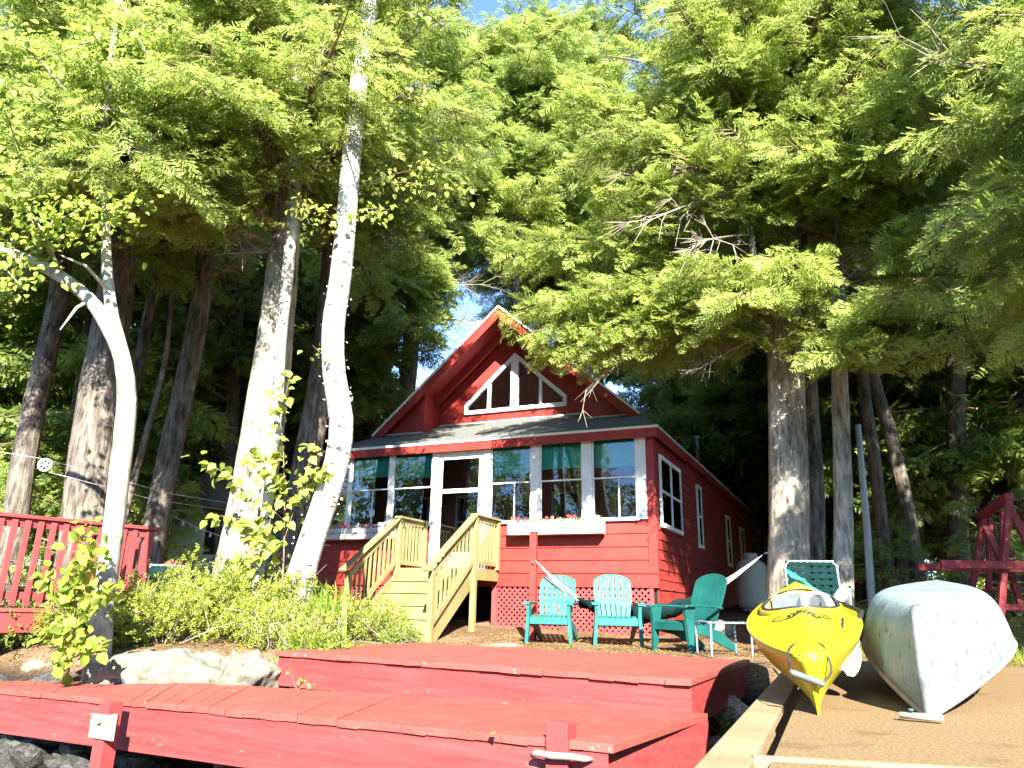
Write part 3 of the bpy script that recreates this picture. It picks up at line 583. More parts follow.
# furnishings of the porch
def cottage_thing(name, label, cat, x, y, z=1.1): return thing(name, label, cat, hw(x, y, z), HA)
tb = cottage_thing('side_table', 'small wooden table behind the left porch windows carrying the lamp', 'table', -5.75, .5)
MB().box(-.5, .3, -.2, .2, .62, .66).build('table_top', 'inwood', tb)
for i in (-.46, .26):
    for j in (-.17, .17): MB().box(i-.02, i+.02, j-.02, j+.02, 0, .62).build('leg', 'inwood', tb)
lm = cottage_thing('table_lamp', 'table lamp with a green and white shade in the second window left of the door', 'lamp', -5.72, .42, 1.76)
MB().lathe([(.0, 0), (.07, 0), (.075, .02), (.03, .06), (.05, .14), (.02, .24), (.012, .36), (.0, .36)], 16).build('lamp_base', 'inwood', lm)
MB().lathe([(.15, .30), (.07, .47), (.065, .47), (.145, .30)], 20).build('lamp_shade', 'curtain', lm)
ln = cottage_thing('lantern', 'small white lantern standing below the lampshade inside the porch window', 'lantern', -5.62, .28, 1.76)
MB().box(-.08, .08, -.08, .08, 0, .03).build('base', 'white', ln); MB().lathe([(.11, .17), (.07, .22), (.03, .25), (.012, .30), (0, .30)], 8).build('cap', 'white', ln)
for i in (-.065, .065):
    for j in (-.065, .065): MB().box(i-.01, i+.01, j-.01, j+.01, .03, .17).build('upright', 'white', ln)
for x, lb in ((-1.75, 'white slatted armchair behind the second porch window from the right corner'), (-2.95, 'white slatted armchair behind the porch window nearest the door on its right')):
    ch = cottage_thing('porch_chair', lb, 'chair', x, 1.0)
    MB().box(-.26, .26, -.25, .25, .38, .42).build('seat', 'infurn', ch)
    q = MB(); [q.box(-.25+i*.085, -.19+i*.085, .24, .26, .42, 1.05) for i in range(6)]; q.box(-.27, .27, .235, .265, 1.05, 1.1); q.build('backrest', 'infurn', ch)
    for i in (-.24, .24):
        MB().box(i-.03, i+.03, -.15, .26, .62, .65).build('arm', 'infurn', ch)
        for j in (-.23, .23): MB().box(i-.02, i+.02, j-.02, j+.02, 0, .38 if j > 0 else .62).build('leg', 'infurn', ch)
# roof vent pipe
vp = MB(); vp.tube([(-.9, 9.2, zroof(-.9)-.1), (-.9, 9.2, zroof(-.9)+.9)], .05, 10); vp.tube([(-.9, 9.2, zroof(-.9)+.88), (-.9, 9.2, zroof(-.9)+.98)], .075, 10); vp.build('vent_pipe', 'stake', H)

# ------------------------------------------------------------------ pine stairs with a landing at the porch door
LX0, LX1, LZ = -4.52, -2.98, 1.08; zg = -.16; YT, YE = -1.0, -2.45
S = thing('porch_stairs', 'new unpainted pine stairs with landing and slatted railings up to the porch door', 'stairs', hw(-3.75, -1.2, 0), HA); so_ = Vector((-3.75, -1.2, 0))
def sp(x, y, z): return (x-so_.x, y-so_.y, z)
b = MB(); nb = 7
for k in range(nb):
    y0 = YT+.03+k*(.95/nb); b.box(LX0-so_.x-.02, LX1-so_.x+.02, y0-so_.y, y0+.95/nb-.008-so_.y, LZ-.035, LZ)
b.build('landing', 'pine', S, bevel=.004)
b = MB(); b.box(LX0-so_.x, LX1-so_.x, YT-so_.y-.03, YT-so_.y+.008, LZ-.2, LZ-.037); b.box(LX1-so_.x-.03, LX1-so_.x+.03, YT-so_.y+.01, -.07-so_.y, LZ-.2, LZ-.037); b.box(LX0-so_.x-.03, LX0-so_.x+.03, YT-so_.y+.01, -.07-so_.y, LZ-.2, LZ-.037); b.build('landing_rim', 'pine', S, bevel=.004)
nr = 6; rise = (LZ-zg)/nr; run = (YT-YE)/nr
for k in range(1, nr):
    zt = LZ-k*rise; y1 = YT-(k-1)*run
    b = MB(); b.box(LX0-so_.x+.05, LX1-so_.x-.05, y1-run-.055-so_.y, y1-so_.y-.01, zt-.036, zt); b.build('tread', 'pine', S, bevel=.004)
for k in range(1, nr+1):
    zt = LZ-(k-1)*rise; y1 = YT-(k-1)*run
    b = MB(); b.box(LX0-so_.x+.052, LX1-so_.x-.052, y1-.032-so_.y, y1-.012-so_.y, zt-rise+.001, zt-.038); b.build('riser', 'pine', S)
for x in (LX0+.03, LX1-.03):
    b = MB(); xx = x-so_.x
    b.prism([(xx-.019, YT-so_.y-.035, LZ-.04), (xx-.019, YE-so_.y, zg+rise*.9), (xx-.019, YE-so_.y, zg), (xx-.019, YE+.2-so_.y, zg), (xx-.019, YT-so_.y-.035, LZ-.34)], (.038, 0, 0)); b.build('stringer', 'pine', S)
def post(x, y, z0, z1, w=.09): MB().box(-w/2, w/2, -w/2, w/2, z0, z1).build('post', 'pine', S, bevel=.004, loc=sp(x, y, 0))
bal = None
def baluster(x, y, z0, z1):
    global bal
    MB().box(-.017, .017, -.017, .017, z0, z1).build('baluster', 'pine', S, loc=sp(x, y, 0))
for x, s in ((LX0, -1), (LX1, 1)):
    xo = x+s*.02
    post(xo, YT-.02, -.12 if s > 0 else zg, LZ+.89); post(xo, -.13, LZ-.0, LZ+.89); post(xo, YE+.02, zg-.1, zg+1.12)
    b = MB(); b.box(xo-.07-so_.x, xo+.07-so_.x, YT-.09-so_.y, -.07-so_.y, LZ+.89, LZ+.928); b.build('guard_cap', 'pine', S, bevel=.004)
    b = MB(); b.box(xo-.02-so_.x, xo+.02-so_.x, YT+.03-so_.y, -.18-so_.y, LZ+.80, LZ+.888); b.build('guard_rail', 'pine', S, bevel=.004); b = MB(); b.box(xo-.02-so_.x, xo+.02-so_.x, YT+.03-so_.y, -.18-so_.y, LZ+.06, LZ+.13); b.build('guard_rail', 'pine', S, bevel=.004)
    for k in range(6): baluster(xo, YT+.14+k*.115, LZ+.13, LZ+.80)
    a_, c_ = Vector(sp(xo, YT-.02, LZ+.86)), Vector(sp(xo, YE-.18, zg+1.07)); dv = (c_-a_).normalized()
    b = MB(); b.bar(a_+Vector((0, -.03, .045)), c_+Vector((0, 0, .04)), .13, .036); b.build('handrail', 'pine', S, bevel=.004)
    b = MB(); b.bar(a_+Vector((0, -.04, -.03)), c_+Vector((0, .2, -.02)), .036, .085); b.bar(Vector(sp(xo, YT-.06, LZ+.12)), Vector(sp(xo, YE+.06, zg+.32)), .036, .085); b.build('stair_rail', 'pine', S, bevel=.004)
    for k in range(9):
        f = (k+.9)/10; y = YT-.06+(YE-YT+.1)*f
        zt = LZ+.86+(zg+1.07-LZ-.86)*((YT-.02-y)/(YT-.02-YE+.18)); zb = LZ+.12+(zg+.32-LZ-.12)*((YT-.06-y)/(YT-YE-.12)); baluster(xo, y, zb+.02, zt-.04)
tag(MB().box(-.2, .2, -.14, .14, 0, .12).build('concrete_block', 'concrete', None, bevel=.01, loc=hw(-2.98, -1.0, -.11), rotz=HA), 'pale concrete block under the right landing post of the pine stairs', 'block')

# ------------------------------------------------------------------ window boxes with flowers
rnd = random.Random(9)
def blob_flower(kind):               # a low plant: stems, small leaves and a few petals
    pass
for (x0, x1, z, lb, lbf) in ((-2.68, -.88, 1.94, 'long white window box under the three windows right of the door', 'flowering plant in the white box right of the door'), (-7.0, -5.1, 1.92, 'long white window box under the windows left of the door', 'flowering plant in the white box left of the door')):
    xc = (x0+x1)/2; L = x1-x0; wb = thing('window_box', lb, 'planter', hw(xc, -.19, z-.24), HA)
    b = MB(); b.box(-L/2, L/2, -.11, -.09, 0, .22); b.box(-L/2, L/2, .09, .11, 0, .22); b.box(-L/2, -L/2+.02, -.09, .09, 0, .22); b.box(L/2-.02, L/2, -.09, .09, 0, .22); b.box(-L/2+.02, L/2-.02, -.09, .09, 0, .02); b.build('trough', 'white_old', wb, bevel=.004)
    b = MB(); b.box(-L/2+.02, L/2-.02, -.09, .09, .16, .19); b.build('soil', 'ground', wb)
    b = MB(); n = 24; zz = .12
    for k in range(n):
        x = -L/2+.18+(L-.36)*k/(n-1); r = .017 if k % 3 else .022
        b.add([(x+r*math.cos(q*math.pi/4), -.1135, zz+r*1.2*math.sin(q*math.pi/4)) for q in range(8)], [tuple(range(8))])
    b.build('row_of_painted_marks', simple('faded_rose_paint', (.16, .075, .06), (.22, .11, .09), 30), wb)
    np_ = 9
    for k in range(np_):
        x = x0+.12+(L-.24)*k/(np_-1)
        pl = thing('flower_plant', lbf, 'flower', hw(x, -.19, z-.06), HA, 'flowers in the ' + lb.split(' under')[0])
        lf = MB(); pt = MB(); ti = []
        for q in range(46):
            a = rnd.uniform(0, 6.28); rr_ = rnd.uniform(0, .13); hz = rnd.uniform(.0, .11); p = Vector((rr_*math.cos(a)*1.1, rr_*math.sin(a)*.7, hz)); d_ = Vector((math.cos(a), math.sin(a), rnd.uniform(.0, 1))).normalized()*.05; sd_ = d_.cross(Vector((0, 0, 1))).normalized()*.016
            lf.add([p, p+d_*.5+sd_, p+d_, p+d_*.5-sd_], [(0, 1, 2, 3)]); ti += [rnd.random()]*4
        for q in range(rnd.randint(2, 5)):
            p = Vector((rnd.uniform(-.12, .12), rnd.uniform(-.1, .04), rnd.uniform(.06, .14)))
            for w_ in range(5):
                a = w_*1.256; d_ = Vector((math.cos(a), -.4, math.sin(a)))*.032; e_ = Vector((-math.sin(a), 0, math.cos(a)))*.017
                pt.add([p, p+d_*.6+e_, p+d_*1.1, p+d_*.6-e_], [(0, 1, 2, 3)])
        o = lf.build('leaves', 'weed', pl); at = o.data.attributes.new('tint', 'FLOAT', 'POINT'); at.data.foreach_set('value', ti)
        pt.build('petals', ['petal_pink', 'petal_red', 'petal_white'][rnd.randint(0, 2)], pl)

# ------------------------------------------------------------------ teal plastic adirondack chairs
def adirondack(name, label, mat, loc, rz):      # faces local -y
    t = thing(name, label, 'chair', loc, rz, 'plastic adirondack chairs on the terrace')
    # seat: curved slats
    b = MB(); ys = [-.33, -.26, -.13, 0, .12, .22]; zs = [.33, .375, .355, .315, .28, .26]
    for i in range(7):
        x0 = -.255+i*.0735; x1 = x0+.066
        up = [[(x, y, z) for x in (x0, x1)] for y, z in zip(ys, zs)]; b.grid([[*p] for p in up], True); b.grid([[(p[1][0], p[1][1], p[1][2]-.014), (p[0][0], p[0][1], p[0][2]-.014)] for p in up], True)
        for j in range(len(ys)-1):
            for xx in (x0, x1): b.add([(xx, ys[j], zs[j]), (xx, ys[j+1], zs[j+1]), (xx, ys[j+1], zs[j+1]-.014), (xx, ys[j], zs[j]-.014)], [(0, 1, 2, 3)])
    b.box(-.265, .265, -.335, -.318, .255, .345); b.box(-.26, .26, .13, .17, .235, .262)
    b.build('seat', mat, t)
    # fan backrest, seven slats meeting a rounded top
    b = MB(); a = R(22)
    def bp(x, h): return (x, .17+h*math.sin(a)+.10*x*x*-1.2, .23+h*math.cos(a))
    def top(x): return .62+.155*math.sqrt(max(0, 1-(x/.285)**2))
    def half(h): return .215+.06*min(1, h/.45)
    n = 7
    for i in range(n):
        f0_, f1_ = (-1+2*i/n)+.026, (-1+2*(i+1)/n)-.026; rows = []
        for j in range(13):
            q = j/12; xs_ = []
            for f in (f0_, (f0_+f1_)/2, f1_):
                hmax = top(min(.272, max(-.272, f*.275))); h = q*hmax; xs_.append(bp(f*half(h), h))
            rows.append(xs_)
        b.grid([[Vector(p) for p in r] for r in rows], True); b.grid([[Vector(p)+Vector((0, .016, -.006)) for p in r[::-1]] for r in rows], True)
        for e in (0, 2):
            for j in range(12):
                p, q2 = Vector(rows[j][e]), Vector(rows[j+1][e]); o_ = Vector((0, .016, -.006)); b.add([p, q2, q2+o_, p+o_], [(0, 1, 2, 3)])
        p = [Vector(v) for v in rows[12]]; o_ = Vector((0, .016, -.006)); b.add(p+[v+o_ for v in p], [(0, 1, 4, 3), (1, 2, 5, 4)])
    for h0, h1 in ((.05, .12), (.33, .40)):
        b.grid([[Vector(bp(-half(h)+.002+(2*half(h)-.004)*k/10, h))+Vector((0, .02, 0)) for k in range(11)] for h in (h0, h1)], True)
    # rounded rim
    b.tube([Vector(bp(x*1.0, top(x)-.008))+Vector((0, .008, 0)) for x in [-.272+.544*k/20 for k in range(21)]], .013, 6)
    b.build('backrest', mat, t)
    for s in (-1, 1):
        b = MB(); X0, X1 = s*.25, s*.35
        pr = [(-.40, .535, .262, .352), (-.38, .55, .255, .362), (-.2, .555, .258, .36), (.05, .55, .265, .345), (.27, .535, .262, .315)]
        rows = [[(s*x0, y, z), (s*x1, y, z), (s*x1, y, z-.022), (s*x0, y, z-.022), (s*x0, y, z)] for y, z, x0, x1 in pr]; b.grid(rows if s > 0 else [r[::-1] for r in rows], False)
        b.add(rows[0][:4], [(0, 1, 2, 3)]); b.add(rows[-1][:4], [(0, 1, 2, 3)]); b.build('arm', mat, t, bevel=.005)
        b = MB()                                   # front leg: wide plastic slab tapering downwards, continuing up to the arm
        rows = []
        for z, y0, y1, xo in ((0, -.335, -.275, .325), (.18, -.345, -.255, .312), (.36, -.36, -.235, .300), (.535, -.385, -.20, .300)):
            rows.append([(s*(xo-.035), y0, z), (s*(xo+.012), y0, z), (s*(xo+.012), y1, z), (s*(xo-.035), y1, z), (s*(xo-.035), y0, z)])
        b.grid(rows[::-1] if s > 0 else rows, False); b.add(rows[0][:4], [(0, 1, 2, 3)]); b.build('leg', mat, t, bevel=.004)
        b = MB(); rows = []
        for y, z0, z1 in ((-.30, .24, .35), (0, .19, .30), (.25, .085, .25), (.50, 0, .075), (.545, 0, .02)):
            rows.append([(s*.252, y, z1), (s*.285, y, z1), (s*.285, y, z0), (s*.252, y, z0), (s*.252, y, z1)])
        b.grid(rows if s > 0 else [r[::-1] for r in rows], False); b.add(rows[-1][:4], [(0, 1, 2, 3)]); b.build('leg', mat, t, bevel=.004)
    return t
def gz3(x, y): return (x, y, ground_z(x, y)+.004)
adirondack('adirondack_chair', 'teal plastic adirondack chair in front of the lattice and the red post, facing the lake', 'teal', gz3(.66, 11.02), R(-14))
adirondack('adirondack_chair', 'teal plastic adirondack chair standing between the square-on chair and the dark side-on chair', 'teal', gz3(1.50, 10.62), R(-2))
adirondack('adirondack_chair', 'darker green adirondack chair turned sideways beside the aluminium footstool', 'green_plastic', gz3(2.28, 9.62), R(-58))

# ------------------------------------------------------------------ hammock on a red post
pp = gz3(.385, 11.45)
b = MB(); b.box(-.05, .05, -.05, .05, -.1, 1.56); b.box(-.058, .058, -.058, .058, 1.56, 1.585)
t = thing('hammock_post', 'red square wooden post behind the first teal chair, below the window box', 'post', pp, R(-20)); b.build('post', 'red_wall', t, bevel=.005)
MB().tube([(0, -.05, 1.12), (.01, -.09, 1.13), (.03, -.09, 1.10), (.02, -.05, 1.09)], .008, 6).build('hook', 'grey_pl', t)
h0 = Vector((pp[0]+.03, pp[1]-.09, pp[2]+1.14)); h1 = Vector((3.86, 11.3, 1.30)); a0 = Vector((1.05, 11.35, .60)); a1 = Vector((2.95, 11.35, .72))
HM = thing('hammock', 'dark green hammock slung between the red post and the big hemlock behind the teal chairs', 'hammock', ((h0+h1)/2)); ho = (h0+h1)/2
b = MB(); rows = []
for i in range(25):
    q = i/24; c = a0.lerp(a1, q); c.z -= .30*math.sin(math.pi*q)*.55; wd = .13+.17*math.sin(math.pi*min(1, max(0, q)))
    rows.append([c-ho+Vector((0, wd*math.cos(th)*1.2, -wd*math.sin(th)*.85+.02*math.sin(i*1.7+th*3))) for th in [math.pi*k/10 for k in range(11)]])
b.grid(rows, True); b.build('cloth_bed', 'hammock', HM)
for (hh, aa, q0) in ((h0, a0, 0), (h1, a1, 24)):
    b = MB()
    for k in range(0, 11, 2): b.tube([hh-ho, hh.lerp(Vector(rows[q0][k])+ho, .5)-ho-Vector((0, 0, .02)), Vector(rows[q0][k])], .0035, 4)
    b.build('suspension_cords', 'rope', HM)
b = MB(); b.tube([h1-ho, h1-ho+Vector((.12, -.02, .03))], .012, 6); b.build('hanging_rope', 'rope', HM)

# ------------------------------------------------------------------ aluminium footstool with webbing, folded lawn chair back
st = thing('footstool', 'low aluminium footstool with dark green webbing between the sideways chair and the kayak', 'footstool', gz3(2.42, 8.62), R(12))
for s, nm in ((-1, 0), (1, 1)):
    x = s*.24
    MB().tube(smoothpath([(x-.03, -.22, 0), (x-.01, -.19, .24), (x, -.17, .33), (x, -.10, .355), (x, .12, .355), (x, .19, .33), (x+.01, .21, .24), (x+.03, .24, 0)], .04), .0125, 8).build('tube_leg', 'alu', st)
for y in (-.12, .14): MB().tube([(-.24, y, .35), (.24, y, .35)], .011, 8).build('crossbar', 'alu', st)
b = MB()
for k in range(5): x = -.19+k*.085; b.box(x, x+.055, -.125, .145, .361, .364)
for k in range(4): y = -.105+k*.062; b.box(-.245, .245, y, y+.045, .3645, .3675)
b.build('webbing', 'strap', st)
b = MB()
for k in range(9):
    b.box(-.232+k*.055, -.220+k*.055, -.143, -.130, .348, .362)
b.build('strap_clip', 'white_old', st)
def web_back(name, label, loc, rz, wdt, hgt, lean, extra=True):
    t = thing(name, label, 'lawn chair', loc, rz, None); c, s_ = math.cos(lean), math.sin(lean)
    def q(x, h, o=0): return (x, h*s_+o*c, .40+h*c-o*s_)
    MB().tube([q(-wdt/2, 0), q(-wdt/2, hgt-.05), q(-wdt/2+.05, hgt), q(wdt/2-.05, hgt), q(wdt/2, hgt-.05), q(wdt/2, 0)], .0125, 8).build('back_frame', 'alu', t)
    b = MB()
    for k in range(6): x = -wdt/2+.03+k*(wdt-.1)/5; b.hexa([q(x, 0, -.004), q(x+.055, 0, -.004), q(x+.055, 0, -.001), q(x, 0, -.001), q(x, hgt, -.004), q(x+.055, hgt, -.004), q(x+.055, hgt, -.001), q(x, hgt, -.001)])
    for k in range(7): h = .03+k*(hgt-.08)/6; b.hexa([q(-wdt/2, h, -.009), q(wdt/2, h, -.009), q(wdt/2, h, -.006), q(-wdt/2, h, -.006), q(-wdt/2, h+.05, -.009), q(wdt/2, h+.05, -.009), q(wdt/2, h+.05, -.006), q(-wdt/2, h+.05, -.006)])
    b.build('webbing_back', 'strap', t)
    b = MB()
    for k in range(8): p = q(-wdt/2+.04+k*(wdt-.08)/7, hgt, -.016); b.box(p[0]-.008, p[0]+.008, p[1]-.008, p[1]+.008, p[2]-.012, p[2]+.008)
    for k in range(6):
        for sx in (-1, 1): p = q(sx*(wdt/2), .06+k*(hgt-.12)/5, -.016); b.box(p[0]-.008, p[0]+.008, p[1]-.008, p[1]+.008, p[2]-.010, p[2]+.010)
    b.build('strap_clip', 'white', t)
    b = MB(); b.box(-wdt/2, wdt/2, -.42, 0, .395, .40); b.build('webbing_seat', 'strap', t)
    for sx in (-1, 1):
        MB().tube([(sx*wdt/2, .10, .0), (sx*wdt/2, -.40, .40), (sx*wdt/2, -.42, .58), (sx*wdt/2, .12, .60)], .0125, 8).build('tube_leg', 'alu', t)
        MB().tube([(sx*(wdt/2-.03), -.44, .0), (sx*(wdt/2-.03), .0, .40)], .0125, 8).build('tube_leg', 'alu', t)
        MB().box(sx*wdt/2-.022, sx*wdt/2+.022, -.42, .14, .605, .628).build('armrest', 'strap', t)
    return t
pz = W(815, 568, 8.6); web_back('lawn_chair', 'green webbed aluminium lawn chair behind the kayak, in front of the tree trunks', (pz[0]-.03, 8.6, pz[2]-.83), R(-12), .56, .52, R(12))
pz = W(172, 578, 10.3); web_back('lawn_chair', 'green webbed lawn chair half hidden behind the shrubs beside the left railing', (pz[0]-.1, 10.3, ground_z(pz[0], 10.3)), R(8), .52, .42, R(14))
# ------------------------------------------------------------------ propane tank
tk = thing('propane_tank', 'fat ivory propane tank standing beside the cottage wall left of the big hemlock trunk', 'gas tank', (5.80, 18, .46))
MB().lathe([(0, .04), (.28, .05), (.33, .10), (.355, .2), (.36, .32), (.36, .92), (.345, 1.03), (.29, 1.12), (.19, 1.17), (0, 1.19)], 32).build('body', 'tank', tk)
MB().lathe([(.27, 0), (.27, .09), (.25, .09), (.25, 0)], 24).build('foot_ring', 'tank', tk)
b = MB(); b.lathe([(.16, 1.14), (.17, 1.30), (.155, 1.33), (.145, 1.30), (.145, 1.16)], 20); b.build('collar', 'tank', tk)
b = MB(); b.lathe([(.035, 1.17), (.035, 1.26), (.05, 1.27), (.05, 1.30), (0, 1.30)], 12); b.build('valve', 'galv', tk)

# ------------------------------------------------------------------ kayak
def place_axes(o, p, x, y, z):
    o.matrix_world = Matrix(((x[0], y[0], z[0], p[0]), (x[1], y[1], z[1], p[1]), (x[2], y[2], z[2], p[2]), (0, 0, 0, 1)))
kb, ks = Vector((1.475, 3.74, .0)), Vector((2.62, 6.85, .36)); kl = (ks-kb).length
KY = thing('kayak', 'yellow recreational kayak with an open tan cockpit, bow resting on the ramp', 'kayak')
ky_ = (ks-kb).normalized(); kz = Vector((-.07, -.0, 1)); kx = ky_.cross(kz).normalized(); kz = kx.cross(ky_).normalized()
KY.rotation_mode = 'XYZ'; place_axes(KY, kb, kx, ky_, kz)
NT = 64
def kprof(q):
    hb = .35*(math.sin(math.pi*min(1, max(0, q))**.92))**.72 if 0 < q < 1 else 0
    sheer = .245+.02*(1-q)**4+.10*q**4; keel = .0+.0*q+.12*max(0, (q-.72)/.28)**2 + .10*max(0, (.16-q)/.16)**2*0
    crown = .075*math.sin(math.pi*q)**.6+.015
    return hb, sheer, keel, crown
hull = []; deck = []
for i in range(NT+1):
    q = i/NT; hb, sh, ke, cr = kprof(q); y = q*kl + (.10*(1-0) if False else 0)
    ex = .62+.9*(1-math.sin(math.pi*q))**1.2*1.0
    row = []
    for j in range(25):
        v = -1+j/12; av = abs(v)                          # v=-1 left sheer .. 0 keel .. 1 right sheer
        xx = hb*math.copysign(av**ex if av else 0, v); zz = ke+(sh-ke)*(av**(2.4-.9*(1-math.sin(math.pi*q))))
        yy = y + (.055*(zz/sh) - .0)*(-1)*(1-q)**6*(.6) + .06*(1-zz/sh)*q**6*-1
        row.append((xx, yy, zz))
    hull.append(row)
    row = []
    for j in range(29):
        v = -1+j/14; cpw = cr*(1-abs(v)**1.7)
        ridge = .028*math.exp(-(v/.16)**2)*math.sin(math.pi*q)**.5*(1 if q < .42 else 0)
        row.append((hb*v, hull[-1][-1][1], sh+cpw+ridge))
    deck.append(row)
CK0, CKW, CKL = .535, .245, .175
def inck(i, j):
    p = deck[i][j]; p2 = deck[i+1][j+1]; x = (p[0]+p2[0])/2; q = (i+.5)/NT
    return (abs(x)/CKW)**2.4+(abs(q-CK0)/CKL)**2.4 < 1
b = MB(); b.grid(hull, True); b.grid([r[::-1] for r in deck], True, inck)
kh = b.build('hull', 'yellow', KY)
mod = kh.modifiers.new('s', 'SOLIDIFY'); mod.thickness = .006; mod.offset = -1
def deckz(x, q):
    hb, sh, ke, cr = kprof(q); return sh+cr*(1-min(1, abs(x)/max(hb, .01))**1.7)
rim = []
for k in range(49):
    a = 2*math.pi*k/48; c_, s_ = math.cos(a), math.sin(a); x = CKW*math.copysign(abs(c_)**(2/2.4), c_); q = CK0+CKL*math.copysign(abs(s_)**(2/2.4), s_)
    rim.append(Vector((x, q*kl, deckz(x, q)+.018)))
b = MB()
prof = [(0, -.05), (.0, .0), (.012, .012), (.03, .004), (.03, -.03)]
rows = [[(p.x*(1+dx/CKW*.9), (p.y-CK0*kl)*(1+dx/(CKL*kl))+CK0*kl, p.z+dz) for p in rim] for dx, dz in prof]
b.grid(rows, True); b.build('coaming', 'yellow', KY)
b = MB(); b.grid([[(p.x, p.y, p.z-.004) for p in rim], [(p.x*.985, (p.y-CK0*kl)*.985+CK0*kl, p.z-.05) for p in rim], [(p.x*.97, (p.y-CK0*kl)*.97+CK0*kl, .13) for p in rim]], True); b.build('cockpit_lining', 'tan_in', KY)
b = MB(); b.tube([p+Vector((0, 0, .012)) for p in rim[20:] + rim[:5]], .013, 6); b.tube([p+Vector((0, 0, .012)) for p in rim[4:21]], .006, 6); b.build('rim_gasket', 'black', KY)
b = MB(); b.lathe([(0, .08), (.17, .08), (.21, .13), (.21, .24), (.18, .25), (.17, .17), (0, .14)], 20, (0, CK0*kl+.10, 0)); b.grid([[(-.19+.38*k/8, CK0*kl+.33+.05*(1-((k-4)/4)**2), z) for k in range(9)] for z in (.15, .27, .37)], True); b.build('seat', 'grey_pl', KY)
b = MB(); pts = [(.17, CK0*kl-.22, .28), (.165, CK0*kl-.19, .35), (.13, CK0*kl-.15, .395), (.07, CK0*kl-.10, .39), (.03, CK0*kl-.05, .34), (.02, CK0*kl-.02, .25)]
sp_ = smoothpath(pts, .03); b.grid([[Vector(p)+Vector((.03*e, -.05*e, 0)) for e in (-1, 1)] for p in sp_], True); o = b.build('white_pad', 'white', KY); md = o.modifiers.new('s', 'SOLIDIFY'); md.thickness = .02
# bow details: toggle handle on a cord, deck lines, script mark
b = MB(); b.tube(smoothpath([(-.035, .21, .30), (-.085, .13, .285), (-.10, .05, .24), (-.09, -.015, .195)], .03), .0055, 6); b.tube(smoothpath([(.03, .20, .30), (.07, .12, .29), (.082, .07, .25), (.085, .02, .19), (.035, -.046, .148)], .03), .0055, 6); b.build('toggle_cord', 'black', KY)
b = MB(); b.tube([(-.10, -.012, .20), (-.085, -.02, .192), (.03, -.048, .150), (.045, -.05, .142)], [.010, .016, .016, .010], 10); b.build('toggle_handle', 'grey_pl', KY)
b = MB()
for (q0, x0, q1, x1) in ((.33, .23, .22, .20),):
    b.tube([(x0+(x1-x0)*k/6, (q0+(q1-q0)*k/6)*kl, deckz(x0+(x1-x0)*k/6, q0+(q1-q0)*k/6)+.012+.01*math.sin(k*2)) for k in range(7)], .006, 6)
b.build('deck_cord', 'black', KY)
b = MB(); ql = .295
def dk(x, y): return Vector((x, y, deckz(x, y/kl)+.030*math.exp(-(x/max(.01, kprof(y/kl)[0])/.16)**2)+.011))
for rx, ry, s0, s1 in ((.165, .11, 2.3, 5.3), (.165, .11, -.7, 1.0)):
    b.tube([dk(rx*math.cos(s0+(s1-s0)*k/20)-.01, ql*kl+.02+ry*math.sin(s0+(s1-s0)*k/20)) for k in range(21)], .0028, 4)
b.build('swoosh_mark', 'black', KY)
cu = bpy.data.curves.new('script_mark', 'FONT'); cu.body = 'Swifty'; cu.size = .092; cu.shear = .4; cu.align_x = 'CENTER'; cu.extrude = .0008
tx = bpy.data.objects.new('script_mark', cu); COL.objects.link(tx); bpy.context.view_layer.update()
dg = bpy.context.evaluated_depsgraph_get(); me = bpy.data.meshes.new_from_object(tx.evaluated_get(dg)); bpy.data.objects.remove(tx)
mx_ = sum(v.co.x for v in me.vertices)/len(me.vertices)
for v in me.vertices:
    p = dk(-mx_+v.co.x, ql*kl-.065+v.co.y*2.3); v.co = p + Vector((0, 0, v.co.z))
me.materials.clear(); me.materials.append(M['black']); o = bpy.data.objects.new('script_mark', me); COL.objects.link(o); o.parent = KY
# seam ridge along the sheer
b = MB()
for s in (0, -1): b.tube([Vector(r[s])+Vector((0, 0, .003)) for r in hull[1:-1]], .008, 5)
b.build('sheer_seam', 'yellow', KY)
sr = thing('teal_rope', 'teal rope lying across the stern of the yellow kayak', 'rope')
q0 = [W(787, 571, 6.6), W(800, 579, 6.7), W(815, 590, 6.75), W(830, 597, 6.6), W(838, 602, 6.4)]
MB().tube([p for p in smoothpath(q0, .05)], .014, 6).build('rope_strand', 'teal_rope', sr); MB().tube([p for p in smoothpath([W(787, 571, 6.6), W(792, 577, 6.55), W(803, 580, 6.6), W(812, 590, 6.6), W(834, 603, 6.35)], .05)], .012, 6).build('rope_strand', 'teal_rope', sr)
# paddle lying along the kayak's right side
pd = thing('paddle', 'kayak paddle with pale blue blade stuck between the yellow kayak and the canoe', 'paddle')
pa, pb = Vector(W(838, 603, 5.6)), Vector(W(846, 575, 6.0))
def bladem(p, dirv, L, wd, side, mat):
    dirv = Vector(dirv).normalized(); side = Vector(side); side = (side-dirv*side.dot(dirv)).normalized(); nn = dirv.cross(side)
    rows = []
    for k in range(11):
        q = k/10; h = wd*(math.sin(math.pi*min(.97, .12+.80*q)))**.6*.5; rows.append([p+dirv*L*q+side*h*e+nn*(.018*(abs(e)-1)) for e in (-1, -.5, 0, .5, 1)])
    b = MB(); b.grid(rows, True); o = b.build('paddle_blade', mat, pd); md = o.modifiers.new('s', 'SOLIDIFY'); md.thickness = .008
bladem(pa, pb-pa, .30, .13, (.5, -1, .1), 'blade')
pc = Vector(W(862, 612, 5.0)); pe = Vector(W(853, 640, 4.72))
MB().tube([pa-(pb-pa)*.25, pa], .016, 8).build('shaft', 'black', pd)
t2 = thing('paddle', 'paddle with a white drooping blade hanging over the right side of the kayak bow', 'paddle'); pd = t2
